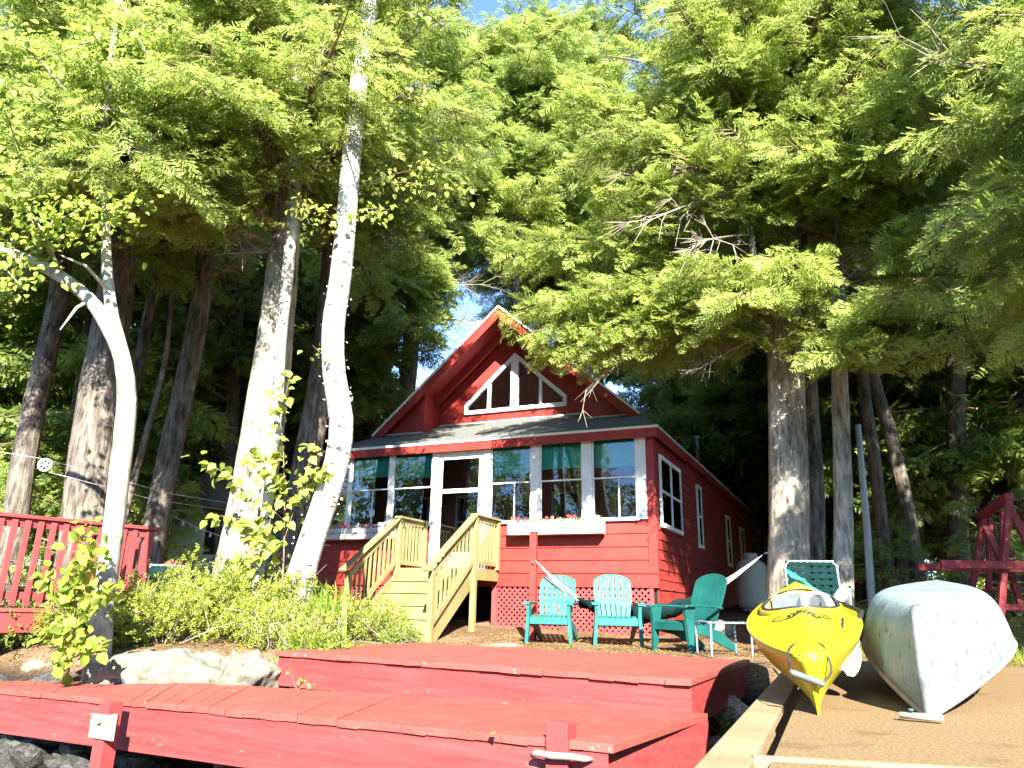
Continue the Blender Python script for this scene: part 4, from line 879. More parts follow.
MB().tube([pc+Vector((.02, .6, .1)), pc, pe], .016, 8).build('shaft', 'black', pd)
pf = Vector(W(851, 638, 4.66)); pg = Vector(W(849, 674, 4.42)); bladem(pf, pg-pf, (pg-pf).length, .13, (1, .4, 0), 'white')
b = MB(); [b.tube([pe+Vector((.035*math.cos(a), .02*math.sin(a*2), .04*math.sin(a))) for a in [i*6.283/12 for i in range(13)]], .006, 5, False) for _ in (0,)]; b.build('cord_loop', 'grey_pl', pd)
# support under the stern: a low sawhorse
sh = thing('sawhorse', 'low wooden sawhorse holding up the stern of the kayak', 'sawhorse', (2.46, 6.5, 0), R(-20))
MB().bar((-.16, 0, .26), (.16, 0, .26), .09, .09).build('beam', 'lumber', sh)
for x in (-.12, .12):
    for y in (-1, 1): MB().bar((x, y*.02, .25), (x, y*.16, .0), .07, .035).build('leg', 'lumber', sh)

# ------------------------------------------------------------------ canoe, upside down
CA = thing('canoe', 'weathered pale canoe lying upside down on the tan ramp beside the yellow kayak', 'canoe')
c0 = Vector((1.985, 3.73, .0)); cdir = Vector((.86*.60, .86, .0)); cdir = Vector((math.sin(R(31)), math.cos(R(31)), .075)).normalized(); cl_ = 4.7
NC = 56; rows = []; 
for i in range(NC+1):
    q = i/NC; s = abs(2*q-1)
    hb = .475*(1-s**1.75)**.95 if s < 1 else 0
    keel = .475-.02*s**4                                   # upside down: keel on top
    sheer = .115*(1-s**2.2)                               # gunwale height above the ground
    exn = .42+.75*s**2.5; row = []
    for j in range(33):
        v = -1+j/16; av = abs(v)
        x = hb*math.copysign(av**exn, v) if av else 0
        z = keel-(keel-sheer)*(av**(3.2-1.9*s**2.5))
        y = q*cl_ + (.12*(1-(z/keel))**1.0*0 + .10*(z/keel)**3)*( (1-q)**10 - q**10)
        row.append((x, y, z))
    rows.append(row)
cz = Vector((0, 0, 1)); cx = cdir.cross(cz).normalized(); cz = cx.cross(cdir).normalized(); place_axes(CA, c0, cx, cdir, cz)
b = MB(); b.grid([r[::-1] for r in rows], True); o = b.build('hull', 'canoe', CA); md = o.modifiers.new('s', 'SOLIDIFY'); md.thickness = .008
b = MB()
for e in (0, -1): b.tube([Vector(r[e])+Vector((0, 0, .004)) for r in rows], .017, 6)
b.build('gunwale', 'gunwale', CA)
b = MB(); stem = [Vector(rows[0][j]) for j in range(0, 17)]
pth = [Vector((0, -.006+ (r_.y), r_.z)) for r_ in stem]; pth = pth + [Vector((0, rows[i][16][1], rows[i][16][2]+.004)) for i in (1, 2)]
b.tube(pth, [.020]*4+[.026]*(len(pth)-6)+[.034, .034], 8)
b.build('stem_band', 'canoe_edge', CA)
b = MB(); b.grid([[(-.022, rows[i][16][1], rows[i][16][2]+.006), (.022, rows[i][16][1], rows[i][16][2]+.006)] for i in range(2, NC-1)], True); b.build('keel_strip', 'canoe', CA)
for i in (20, 36): MB().bar((rows[i][0][0]+.01, rows[i][0][1], rows[i][0][2]+.02), (rows[i][-1][0]-.01, rows[i][0][1], rows[i][0][2]+.02), .05, .022).build('thwart', 'gunwale', CA)
pgp = Vector(WZ(914, 716, .025)); pg2 = Vector(WZ(928, 716, .03)); t = thing('wooden_peg', 'short wooden peg with a green dot under the near tip of the canoe', 'peg', pgp)
MB().tube([Vector((-.05, .03, 0)), Vector((.05, -.03, 0)), Vector((.10, -.06, .0))], [.014, .016, .014], 10).build('peg', 'gunwale', t); MB().lathe([(0, .016), (.011, .016), (.013, .026), (0, .028)], 10, (-.012, -.002, .004)).build('dot', 'teal', t)
for q, lb in ((.30, 'wooden block under the middle of the canoe'), (.86, 'wooden block under the far end of the canoe')):
    p = c0+cdir*cl_*q; bl = MB(); bl.box(-.2, .2, -.045, .045, 0, max(.04, p.z+.09 - .02)); tag(bl.build('support_block', 'lumber', None, bevel=.004, loc=(p.x, p.y, .0), rotz=R(-31)), lb, 'block')

# ------------------------------------------------------------------ red deck with railing at the left
rail_a, rail_b = Vector((-5.23, 7.7, 0)), Vector((-4.24, 8.95, 0)); rd = (rail_b-rail_a).normalized(); rail_a = rail_a-rd*2.6; rl = (rail_b-rail_a).length
ryaw = math.atan2(rd.y, rd.x)
DK = thing('railed_deck', 'red painted deck with a slatted railing at the left edge behind the pale forked tree', 'deck', rail_a, ryaw); zf = .33
b = MB()
for k in range(22): b.box(-.2, rl+.04, .0+k*.1, .092+k*.1, zf-.04, zf) if k else b.box(-.2, rl+.04, -.03, .092, zf-.04, zf)
b.build('deck_floor', 'red_top', DK, bevel=.003)
MB().box(-.2, rl+.03, -.015, .025, zf-.24, zf-.042).build('deck_fascia', 'red_deck', DK); MB().box(rl-.01, rl+.03, .03, 2.2, zf-.24, zf-.042).build('deck_fascia', 'red_deck', DK)
b = MB(); b.box(-.2, rl+.08, -.06, .10, zf+.90, zf+.938); b.build('top_rail', 'red_deck', DK, bevel=.004)
b = MB(); b.box(-.2, rl-.1, -.02, .018, zf+.81, zf+.898); b.build('upper_rail', 'red_deck', DK, bevel=.003)
b = MB(); b.box(-.2, rl-.1, -.02, .018, zf+.085, zf+.16); b.build('lower_rail', 'red_deck', DK, bevel=.003)
for x in (rl-.05, rl-2.2): MB().box(x-.05, x+.05, -.03, .07, zf-.24, zf+.898).build('railing_post', 'red_deck', DK, bevel=.004)
x = rl-.235
while x > -.1: 
    if abs(x-(rl-2.2)) > .09: MB().box(-.027, .027, -.052, -.022, zf+.02, zf+.88).build('baluster', 'red_deck', DK, loc=(x, 0, 0), bevel=.003)
    x -= .125
b = MB(); b.box(rl-.06, rl+.08, .0, 2.2, zf+.90, zf+.936); b.build('end_top_rail', 'red_deck', DK)
for k in range(10): MB().box(rl-.01, rl+.02, .16+k*.2, .23+k*.2, zf+.02, zf+.9).build('baluster', 'red_deck', DK)
for x in (.4, rl-.1): MB().box(x-.06, x+.06, .05, .17, -1.2, zf-.04).build('deck_pile', 'red_deck', DK)

# red round-backed chair, shed and clothesline behind it
pz = W(160, 566, 11.2); gzc = ground_z(pz[0], 11.2)
t = thing('red_chair', 'dark red chair with a rounded back standing beyond the corner of the left railing', 'chair', (pz[0], 11.2, gzc), R(-20))
b = MB(); n = 16; b.prism([(-.24, .2, .42), (.24, .2, .42)] + [(.24*math.cos(math.pi*k/n), .2+.10*math.sin(math.pi*k/n)*.3, .72+.22*math.sin(math.pi*k/n)) for k in range(n+1)], (0, .03, 0)); b.build('backrest', 'red_dark', t)
MB().box(-.25, .25, -.26, .2, .40, .43).build('seat', 'red_dark', t)
for i in (-.22, .22):
    for j in (-.23, .2): MB().box(i-.02, i+.02, j-.02, j+.02, 0, .4).build('leg', 'red_dark', t)
ps = W(190, 540, 16.5); gs = ground_z(ps[0], 16.5)
t = thing('shed', 'small pale green shed with a white framed window in the shade beyond the left railing', 'shed', (ps[0]+.1, 17, gs-.1), R(-18))
MB().box(-1.0, 1.0, 0, 1.8, 0, 2.15).build('wall', 'mint', t)
b = MB(); b.prism([(-1.25, -.25, 2.12), (1.25, -.25, 2.12), (1.25, -.25, 2.2), (0, -.25, 2.95), (-1.25, -.25, 2.2)], (0, 2.3, 0)); b.build('roof', 'roof', t)
f = MB(); f.box(-.05, .03, -.035, -.002, 1.05, 1.95); f.box(.47, .55, -.035, -.002, 1.05, 1.95); f.box(.03, .47, -.035, -.002, 1.87, 1.95); f.box(.03, .47, -.035, -.002, 1.05, 1.12)
q = f.build('window', 'white_old', t); MB().box(.03, .47, -.012, -.004, 1.12, 1.87).build('pane', 'dark', q)
pl = W(45, 465, 9.6); t = thing('clothesline_pulley', 'white spoked clothesline pulley hanging from a line among the left trunks', 'pulley', pl, R(10))
b = MB(); b.tube([(.075*math.cos(a), 0, .075*math.sin(a)) for a in [k*math.pi/10 for k in range(21)]], .016, 6, False)
for k in range(6): b.tube([(0, 0, 0), (.075*math.cos(k*1.047), 0, .075*math.sin(k*1.047))], .009, 5)
b.lathe([(0, -.02), (.03, -.02), (.03, .02), (0, .02)], 10); b.build('wheel', 'white', t)
e1 = Vector(W(330, 512, 14.5))-Vector(pl); e0 = Vector(W(-40, 448, 8.6))-Vector(pl)
b = MB(); b.tube([e0, (0, .0, .075), e1*.4+Vector((0, 0, -.06)), e1], .0035, 4); b.tube([(0, 0, -.075), e1*.35+Vector((0, 0, -.20)), e1+Vector((0, 0, -.12))], .0035, 4); b.build('line', 'rope', t)
wa, wb = Vector(W(170, 515, 13.5)), Vector(W(330, 545, 14.5))
t = thing('string_lights', 'string of small pale bulbs strung in the shade left of the cottage', 'string lights', wa)
b = MB(); pts = [wa.lerp(wb, k/12)-wa-Vector((0, 0, .25*math.sin(math.pi*k/12))) for k in range(13)]; b.tube(pts, .006, 4); b.build('wire', 'rope', t)
for p in pts[1:-1]: MB().lathe([(0, -.09), (.022, -.075), (.026, -.05), (.012, -.015), (.01, 0), (0, 0)], 8, p).build('bulb', 'white_old', t)

# ------------------------------------------------------------------ red timber swing frame at the right
SW = thing('swing_frame', 'red timber glider swing frame at the right edge behind the canoe', 'swing frame', (6.3, 9.9, 0)); sw = Vector((6.3, 9.9, 0))
def swb(a, b_, w=.075, h=.045, nm='timber', up=(0, 0, 1)): MB().bar(Vector(a)-sw, Vector(b_)-sw, w, h, up).build(nm, 'red_dark', SW, bevel=.004)
gA = ground_z(5.9, 9.6)
T1, T2 = Vector(W(1009, 499, 9.7)), Vector(W(984, 518, 10.9))
swb(W(1000, 624, 9.7), T1+Vector((0, 0, .0)), .085, .05, 'leg', (0, 1, 0)); swb(T1+Vector((.0, .06, -.03)), Vector(T1)+Vector((.62, .06, -1.75)), .10, .05, 'leg', (0, 1, 0))
swb(W(968, 612, 10.9), T2, .085, .05, 'leg', (0, 1, 0)); swb(T2+Vector((.0, .06, -.03)), Vector(W(1008, 574, 10.4)), .10, .05, 'brace', (0, 1, 0))
swb(T2+Vector((-.02, .05, .03)), T1+Vector((0, -.02, .03)), .10, .10, 'top_beam')
swb(W(990, 518, 10.9), W(988, 618, 10.9), .07, .05, 'hanger', (0, 1, 0)); swb(W(1003, 512, 10.2), W(1001, 570, 10.2), .06, .05, 'hanger', (0, 1, 0))
swb(W(941, 564, 9.6), Vector(W(941, 564, 9.6))+Vector((2.2, .05, .02)), .06, .10, 'rail'); swb(W(918, 567, 9.9), Vector(W(918, 567, 9.9))+Vector((2.6, .1, .02)), .06, .09, 'rail')
swb(W(1002, 607, 9.75), Vector(W(1002, 607, 9.75))+Vector((1.5, .05, 0)), .06, .08, 'rail'); swb(W(1008, 560, 10.2), W(1022, 612, 10.2), .07, .05, 'brace', (0, 1, 0))
for k in range(4): swb(Vector(W(985, 590, 10.4))+Vector((0, k*.11, 0)), Vector(W(985, 590, 10.4))+Vector((1.7, k*.11, 0)), .09, .03, 'seat_slat')
p = W(938, 592, 9.0); t = thing('green_tub', 'dark green plastic tub just behind the canoe', 'tub', (p[0]+.1, 9.3, ground_z(p[0], 9.3)))
MB().lathe([(0, .02), (.36, .02), (.44, .40), (.48, .43), (.48, .47), (.45, .47), (.41, .42), (.34, .06), (0, .06)], 28).build('tub', 'green_plastic', t)
for px0, py0, px1, py1, lb in ((858, 425, 868, 588, 'thin bleached pole leaning in the shade right of the pale trunk'),):
    a_, b_ = Vector(W(px0, py0, 12.6)), Vector(W(px1, py1, 12.2)); b_.z = ground_z(b_.x, b_.y)-.05
    t = tag(MB().tube([b_*0, (a_-b_)*.5+Vector((.02, 0, 0)), a_-b_], [.065, .06, .05], 8).build('leaning_pole', 'stake', None, loc=b_), lb, 'pole')
# neighbour cottage far behind
pc_ = W(772, 520, 34); gg = ground_z(pc_[0], 34)
t = thing('red_neighbour_house', 'red house with a white window far behind, between the cottage eave and the big trunk', 'house', (pc_[0]+1.0, 34, gg-.2), R(-24))
MB().box(-3.2, 3.2, 0, 5, 0, 3.6).build('wall', 'red_wall', t)
b = MB(); b.prism([(-3.6, -.3, 3.55), (3.6, -.3, 3.55), (0, -.3, 6.3)], (0, 5.6, 0)); b.build('roof', 'roof', t)
for x in (-2.2, -.6, 1.4): 
    f = MB(); f.box(x-.08, x+.9, -.05, -.003, 1.6, 3.0); q = f.build('window', 'white', t); MB().box(x, x+.82, -.06, -.053, 1.68, 2.92).build('pane', 'dark', q)
p = Vector(W(722, 604, 13)); tag(rock_mesh(.26, .2, .17, 77, 5, 3, .1).build('tan_stump', 'gunwale', None, loc=(p.x, 13.2, ground_z(p.x, 13.2)+.08)), 'rounded tan stump under the right end of the hammock', 'stump')

# ------------------------------------------------------------------ vegetation engine
RN = np.random.default_rng(11)
def nrm(v): return v/np.maximum(np.linalg.norm(v, axis=-1, keepdims=True), 1e-9)
class Tmpl:
    def __init__(s): s.v = []; s.f = []; s.t = []
    def leaf(s, p, d, side, L, w, tint):            # tapered four-point blade
        p = np.array(p, float); k = len(s.v)
        s.v += [p, p+d*L*.45+side*w*.5, p+d*L, p+d*L*.40-side*w*.5]; s.f.append((k, k+1, k+2, k+3)); s.t += [tint-.06, tint, tint+.12, tint]
    def fold(s, p, d, side, n, L, w, tint):         # broad leaf folded along its midrib
        p = np.array(p, float); k = len(s.v); up = n*w*.14
        s.v += [p, p+d*L*.28+side*w*.48+up, p+d*L*.62+side*w*.40+up, p+d*L-n*.10*L, p+d*L*.62-side*w*.40+up, p+d*L*.28-side*w*.48+up, p+d*L*.5]
        s.f += [(k, k+1, k+2, k+6), (k+6, k+2, k+3, k+3), (k, k+6, k+4, k+5), (k+6, k+3, k+4, k+4)]
        s.f = [f if f[2] != f[3] else f[:3] for f in s.f]; s.t += [tint]*7
    def done(s): s.v = np.array(s.v); s.t = np.array(s.t); return s
def hem_tmpl(rng, n=13, per=2, fat=.050):
    t = Tmpl()
    for i in range(n):
        q = .06+.9*i/(n-1); ln = .42*(1-q)**.75+.09
        for sg in (-1, 1):
            a = sg*math.radians(rng.uniform(42, 62)); d = np.array((math.cos(a), math.sin(a), rng.uniform(-.40, .28))); d /= np.linalg.norm(d)
            side = np.array((-d[1], d[0], rng.uniform(-.6, .6))); side /= np.linalg.norm(side)
            p = np.array((q+rng.uniform(-.03, .03), 0, rng.uniform(-.02, .02)-.10*q*q)); m_ = per if ln > .2 else 1
            for k in range(m_):
                l1 = ln/m_*1.15; t.leaf(p+d*ln*k/m_*.95, d, side, l1, fat*rng.uniform(.8, 1.3), rng.uniform(-.18, .18)+(.1 if k == m_-1 else 0))
    t.leaf((.85, 0, -.08), np.array((.97, 0, -.2)), np.array((0, 1, 0.)), .2, fat, .2)
    return t.done()
def twig_tmpl(rng, n, L, wd, spread=.9, cup=.3):     # sprig of small leaves around a short twig
    t = Tmpl()
    for i in range(n):
        q = i/(n-1); a = i*2.4+rng.uniform(-.4, .4); d = np.array((.55, math.cos(a)*spread, math.sin(a)*spread+cup)); d /= np.linalg.norm(d)
        s_ = np.cross(d, (0, 0, 1.)); s_ /= max(1e-6, np.linalg.norm(s_)); t.leaf((q*.7, 0, 0), d, s_, L*rng.uniform(.7, 1.1), wd*rng.uniform(.8, 1.2), rng.uniform(-.2, .2))
    return t.done()
def broad_tmpl():
    t = Tmpl(); t.fold((0, 0, 0), np.array((1., 0, 0)), np.array((0, 1., 0)), np.array((0, 0, 1.)), 1, .80, 0); return t.done()
HEM = [hem_tmpl(RN) for _ in range(4)]; HEM_LO = [hem_tmpl(RN, 8, 1, .10) for _ in range(3)]
SPRIG = [twig_tmpl(RN, 9, .34, .16) for _ in range(4)]; BROAD = [broad_tmpl()]
class Fol:
    def __init__(s): s.O = []; s.X = []; s.N = []; s.S = []; s.T = []
    def add(s, o, x, n, sc_, t): s.O.append(o); s.X.append(x); s.N.append(n); s.S.append(sc_); s.T.append(t)
    def build(s, name, mat, parent, tm, origin):
        O = np.array(s.O)-np.array(origin); X = nrm(np.array(s.X)); N = np.array(s.N); Yv = nrm(np.cross(N, X)); N = np.cross(X, Yv); S = np.array(s.S); T = np.array(s.T)
        vs = []; li = []; ls = []; tt = []; base = 0; lbase = 0
        which = RN.integers(0, len(tm), len(O))
        for k, t in enumerate(tm):
            m_ = which == k
            if not m_.any(): continue
            B = np.stack([X[m_], Yv[m_], N[m_]], 1)*S[m_][:, None, None]
            v = np.einsum('pi,mij->mpj', t.v, B)+O[m_][:, None, :]; n, kk = v.shape[:2]
            fl = np.array([i for f in t.f for i in f]); st = np.cumsum([0]+[len(f) for f in t.f])[:-1]
            li.append((fl[None]+np.arange(n)[:, None]*kk+base).ravel()); ls.append((st[None]+np.arange(n)[:, None]*len(fl)+lbase).ravel())
            vs.append(v.reshape(-1, 3)); tt.append(np.clip(T[m_][:, None]+t.t[None], 0, 1).ravel()); base += n*kk; lbase += n*len(fl)
        vs = np.concatenate(vs).astype(np.float32); li = np.concatenate(li).astype(np.int32); ls = np.concatenate(ls).astype(np.int32); tt = np.concatenate(tt).astype(np.float32)
        me = bpy.data.meshes.new(name); me.vertices.add(len(vs)); me.vertices.foreach_set('co', vs.ravel()); me.loops.add(len(li)); me.loops.foreach_set('vertex_index', li)
        me.polygons.add(len(ls)); me.polygons.foreach_set('loop_start', ls); me.update(calc_edges=True)
        at = me.attributes.new('tint', 'FLOAT', 'POINT'); at.data.foreach_set('value', tt)
        me.materials.append(M[mat]); o = bpy.data.objects.new(name, me); COL.objects.link(o); o.parent = parent; return o
NQ = [0]
def bez(a, c, b, n): return [a*(1-t)**2+c*2*t*(1-t)+b*t*t for t in np.linspace(0, 1, n)]
def limb_foliage(F, Wd, start, end, lift, dens=1.0, spr=(.25, .40), r0_=.03, bare=.18, tint=.45, wood=True, sub=True):
    start = np.array(start, float); end = np.array(end, float); L = np.linalg.norm(end-start)
    mid = start*.5+end*.5+np.array((RN.normal(0, .06*L), RN.normal(0, .06*L), lift*L)); n = 11; P = bez(start, mid, end, n)
    if wood: Wd.tube(P, [r0_*(1-.85*i/(n-1)) for i in range(n)], 5, False)
    dens *= 1.32; st = max(5, int(L/.21*dens)); btint = tint+RN.normal(0, .10)
    for i in range(st):
        q = bare+(1-bare)*(i+RN.uniform(0, .8))/st; q = min(q, .985); k = q*(n-1); j = min(n-2, int(k)); p = P[j]+(P[j+1]-P[j])*(k-j); d = nrm(P[j+1]-P[j])
        hz = np.array((d[1], -d[0], 0)); hz = hz/max(1e-6, np.linalg.norm(hz))
        for sg in (-1, 1):
            l2 = L*.36*(1-q)**.7*RN.uniform(.6, 1.15)+.16; a = math.radians(RN.uniform(40, 68)); dd = d*math.cos(a)+hz*sg*math.sin(a)+np.array((0, 0, RN.uniform(-.45, .22))); dd = nrm(dd)
            m_ = max(1, int(l2/.24*dens)); e = p+dd*l2+np.array((0, 0, -.14*l2*l2))
            if wood and l2 > .35 and q > .3 and RN.random() < .55: Wd.tube([p, (p+e)/2+np.array((0, 0, .04*l2)), e], [.009, .006, .003], 3, False)
            for z in range(m_):
                t = (z+RN.uniform(.2, 1))/m_; o = p+(e-p)*t; aa = math.radians(RN.uniform(-48, 48)) if z < m_-1 else 0; ca, sa = math.cos(aa), math.sin(aa)
                x = np.array((dd[0]*ca-dd[1]*sa, dd[0]*sa+dd[1]*ca, dd[2]-RN.uniform(-.15, .75))); nn = np.array((RN.normal(0, .65), RN.normal(-.55, .6), .8)); s_ = RN.uniform(*spr)
                F.add(o, x, nn, s_, btint+RN.normal(0, .19))
        
def trunk(name, label, cat, px, Y, widths, mat, H=None, group=None, flare=1.12, n=14, rough=.05, ctop=True):
    """px: trunk centre line in the photograph (bottom first) at depth Y (number or list)"""
    Ys = Y if hasattr(Y, '__len__') else [Y]*len(px)
    P = [W(x, y, yy) for (x, y), yy in zip(px, Ys)]
    lean = []
    for i in range(len(px)):
        (xa, ya), (xb, yb) = px[max(0, i-1)], px[min(len(px)-1, i+1)]; lean.append(abs(yb-ya)/math.hypot(xb-xa, yb-ya))
    rad = [w_*l_*(p-CP).dot(f0)/FPX/2*.89 for w_, p, l_ in zip(widths, P, lean)]
    b0 = P[0]; gz_ = ground_z(b0[0], b0[1])-.08
    if b0[2]-gz_ > .1:
        dirn = (P[1]-P[0]); s = (gz_-b0[2])/dirn[2]*.6; P = [np.array((b0[0]+dirn[0]*s, b0[1]+dirn[1]*s, gz_))]+P; rad = [rad[0]*flare]+rad
    if H and P[-1][2] < H:
        dirn = nrm(P[-1]-P[-2]); dirn = nrm(dirn+np.array((0, 0, .6))); s = (H-P[-1][2])/dirn[2]; P = P+[P[-1]+dirn*s*.5, P[-1]+dirn*s]; rad = rad+[rad[-1]*.55, .025]
    t = thing(name, label, cat, P[0], 0, group); Q = smoothpath(P, .22)
    cum = np.cumsum([0]+[np.linalg.norm(P[i+1]-P[i]) for i in range(len(P)-1)]); cq = np.cumsum([0]+[np.linalg.norm(np.array(Q[i+1])-np.array(Q[i])) for i in range(len(Q)-1)]); cq = cq/cq[-1]*cum[-1]
    rq = np.interp(cq, cum, rad); ph = RN.uniform(0, 6.28, 4); o = np.array(P[0])
    def fl(i, a): 
        base = math.exp(-cq[i]/.3)*.07*math.sin(4*a+ph[2])
        return 1+rough*math.sin(3*a+ph[0]+cq[i]*.35)+rough*.6*math.sin(5*a+ph[1]-cq[i]*.5)+rough*.7*mn.noise(Vector((a*1.2, cq[i]*1.6, ph[3])))+base
    MB().tube([Vector(q-o) for q in Q], list(rq), n, True, fl).build('trunk', mat, t)
    t['_'] = 0; del t['_']
    def at(z):
        zz = [q[2] for q in Q]; i = int(np.searchsorted(zz, z)); i = min(max(i, 1), len(Q)-1); f = (z-zz[i-1])/max(1e-6, zz[i]-zz[i-1]); return np.array(Q[i-1])*(1-f)+np.array(Q[i])*f
    return t, at, o
def hemlock_crown(t, at, o, z0, z1, n, L, front=.6, lo=False, mat='hem', tint=.45, dens=1.0, targets=(), keep=None, rL=.55, spr=(.25, .40), droop=(-.36, .16), wood=True, azr=None):
    F = Fol(); Wd = MB(); i = 0; tries = 0
    while i < n and tries < n*6:
        tries += 1; u = (i+RN.random())/n; z = z0+(z1-z0)*u; p = at(z)
        az = RN.uniform(0, 2*math.pi) if RN.random() > front else RN.normal(-math.pi/2, .8)
        if azr: az = RN.uniform(*azr)
        LL = L*(1-(1-rL)*u**1.2)*RN.uniform(.65, 1.12)
        e = p+np.array((math.cos(az)*LL, math.sin(az)*LL, RN.uniform(*droop)*LL))
        if keep and not keep(p, e): continue
        limb_foliage(F, Wd, p, e, .10, dens, spr, .02+.010*LL, tint=tint, wood=wood); i += 1
    for s_, e, lf in targets: limb_foliage(F, Wd, at(s_), e, lf, dens*1.1, spr, .045, bare=.25, tint=tint+.08, wood=True)
    NQ[0] += len(F.O); F.build('crown', mat, t, HEM_LO if lo else HEM, o)
    if wood or targets:
        Wd.v = [tuple(np.array(v)-o) for v in Wd.v]; Wd.build('branches', 'stem', t)
def dead_twigs(t, o, starts, mat='twig', nsub=16, name='dead_branches'):
    b = MB()
    for p, e, r in starts:
        p = np.array(p); e = np.array(e); L = np.linalg.norm(e-p); P = bez(p, p*.5+e*.5+np.array((0, 0, .05*L)), e, 9); b.tube([Vector(q-o) for q in P], [r*(1-.8*i/8) for i in range(9)], 5, False)
        for k in range(nsub):
            j = RN.integers(2, 8); s_ = P[j]; d = nrm(P[j]-P[j-1]); v = nrm(d+RN.normal(0, .55, 3)); l = L*RN.uniform(.15, .42); m_ = s_+v*l*.5+RN.normal(0, .05, 3); q = s_+v*l+np.array((0, 0, -.12*l)); b.tube([Vector(x-o) for x in (s_, m_, q)], [.008, .006, .003], 4, False)
            for g_ in range(3): w_ = nrm(v+RN.normal(0, .6, 3)); b.tube([Vector(m_-o), Vector(m_+w_*l*.4-o)], [.005, .002], 3, False)
    b.build(name, mat, t)

# ------------------------------------------------------------------ trees that show one by one
def keep_gable(p, e):                # lower limbs do not grow into the roof or the open lake front of the cottage
    loc = Matrix.Rotation(-HA, 3, 'Z') @ (Vector(e)-HP)
    if -8 < loc.x < .6 and loc.y > -.6 and e[2] < zroof(loc.x)+.8: return False
    if -7.6 < loc.x < .6 and -7 < loc.y <= -.6 and e[2] < 6.6: return False
    if -3.4 < e[0] < 2.3 and e[1] < 10.6 and e[2] < 11 and RN.random() < .62: return False
    if 2.3 <= e[0] < 3.9 and e[1] < 10.8 and e[2] < 6.5: return False
    return True
# big double hemlock at the right
t, at, o = trunk('hemlock_tree', 'huge hemlock with thick pale lower trunk standing right of the cottage behind the kayak', 'tree', [(787, 600), (788, 500), (786, 400), (784, 320), (782, 250), (779, 180), (776, 100), (773, 0)], 11, [46, 43, 40, 37, 31, 27, 21, 16], 'bark_lt', 16.5, rough=.06)
tg = [(4.9, W(640, 300, 10.2), .10), (5.4, W(560, 300, 10.6), .12), (5.0, W(690, 265, 9.4), .10), (5.8, W(500, 255, 11.5), .12), (6.2, W(600, 190, 10), .1), (4.6, W(860, 330, 9.2), .08), (4.4, W(700, 330, 10.4), .12), (6.5, W(660, 150, 9.3), .1), (7.2, W(560, 90, 10.5), .1), (5.2, W(800, 250, 8.6), .08), (7.6, W(700, 40, 9), .08), (5.0, W(740, 290, 8.8), .1), (4.6, W(850, 300, 9.8), .06), (5.2, W(530, 332, 11.0), .12), (5.0, W(565, 352, 10.9), .12), (5.4, W(610, 330, 10.5), .12), (5.4, W(540, 350, 11.3), .14), (5.1, W(585, 362, 11.0), .12), (5.7, W(505, 316, 11.4), .14), (9, W(600, 55, 10.6), .1), (9.5, W(615, 5, 10.6), .1), (8.6, W(575, 120, 10.8), .1)]
hemlock_crown(t, at, o, 6.2, 15.8, 80, 3.9, .55, keep=keep_gable, targets=tg, tint=.52, dens=1.25)
dl = [W(717, 95, 10.2), W(726, 130, 10.2), W(738, 170, 10.1), W(748, 215, 10.1), W(757, 285, 10.1)]
MB().tube([Vector(p-o) for p in smoothpath(dl, .15)], list(np.interp(np.linspace(0, 1, len(smoothpath(dl, .15))), [0, 1], [.075, .05])), 8).build('dead_limb', 'bark', t)
MB().tube([Vector(p-o) for p in smoothpath([at(6.8), W(768, 195, 10.6), W(740, 185, 10.3), W(728, 130, 10.2)], .15)], .05, 7, True).build('dead_limb', 'bark', t)
dead_twigs(t, o, [(W(740, 190, 10.1), W(640, 225, 9.4), .028), (W(735, 160, 10.1), W(625, 180, 9.8), .025), (W(745, 215, 10.1), W(650, 150, 9.8), .022), (W(750, 235, 10.1), W(690, 245, 9.2), .02), (W(773, 330, 10.8), W(690, 375, 10.4), .03), (W(800, 330, 11), W(905, 225, 9.5), .03), (W(795, 260, 11), W(930, 240, 9.6), .03), (W(880, 225, 9.5), W(960, 205, 9), .02)])
dead_twigs(t, o, [(W(665, 325, 10.6), W(585, 393, 10.7), .008), (W(665, 325, 10.6), W(575, 400, 10.9), .007)], nsub=4, name='drooping_twigs')
t, at, o = trunk('hemlock_tree', 'second darker hemlock stem grown against the right side of the huge pale trunk', 'tree', [(815, 600), (814, 500), (809, 400), (806, 330), (804, 250)], 11.35, [24, 23, 20, 18, 14], 'bark', 12)
hemlock_crown(t, at, o, 6.6, 11.5, 22, 2.7, .6, tint=.45, dens=1.2)
t, at, o = trunk('hemlock_tree', 'straight sunlit pale trunk between the huge hemlock and the canoe', 'tree', [(843, 604), (843, 500), (840, 400), (838, 300), (838, 200)], 10.5, [23, 20, 18, 15, 12], 'bark_lt', 12.5)
hemlock_crown(t, at, o, 5.3, 12, 44, 2.6, .6, dens=1.2, tint=.55, targets=[(4.0, W(890, 340, 8.8), .06), (4.2, W(930, 330, 9), .08), (4.6, W(900, 290, 8.2), .08), (4.0, W(845, 345, 8.9), .05)])
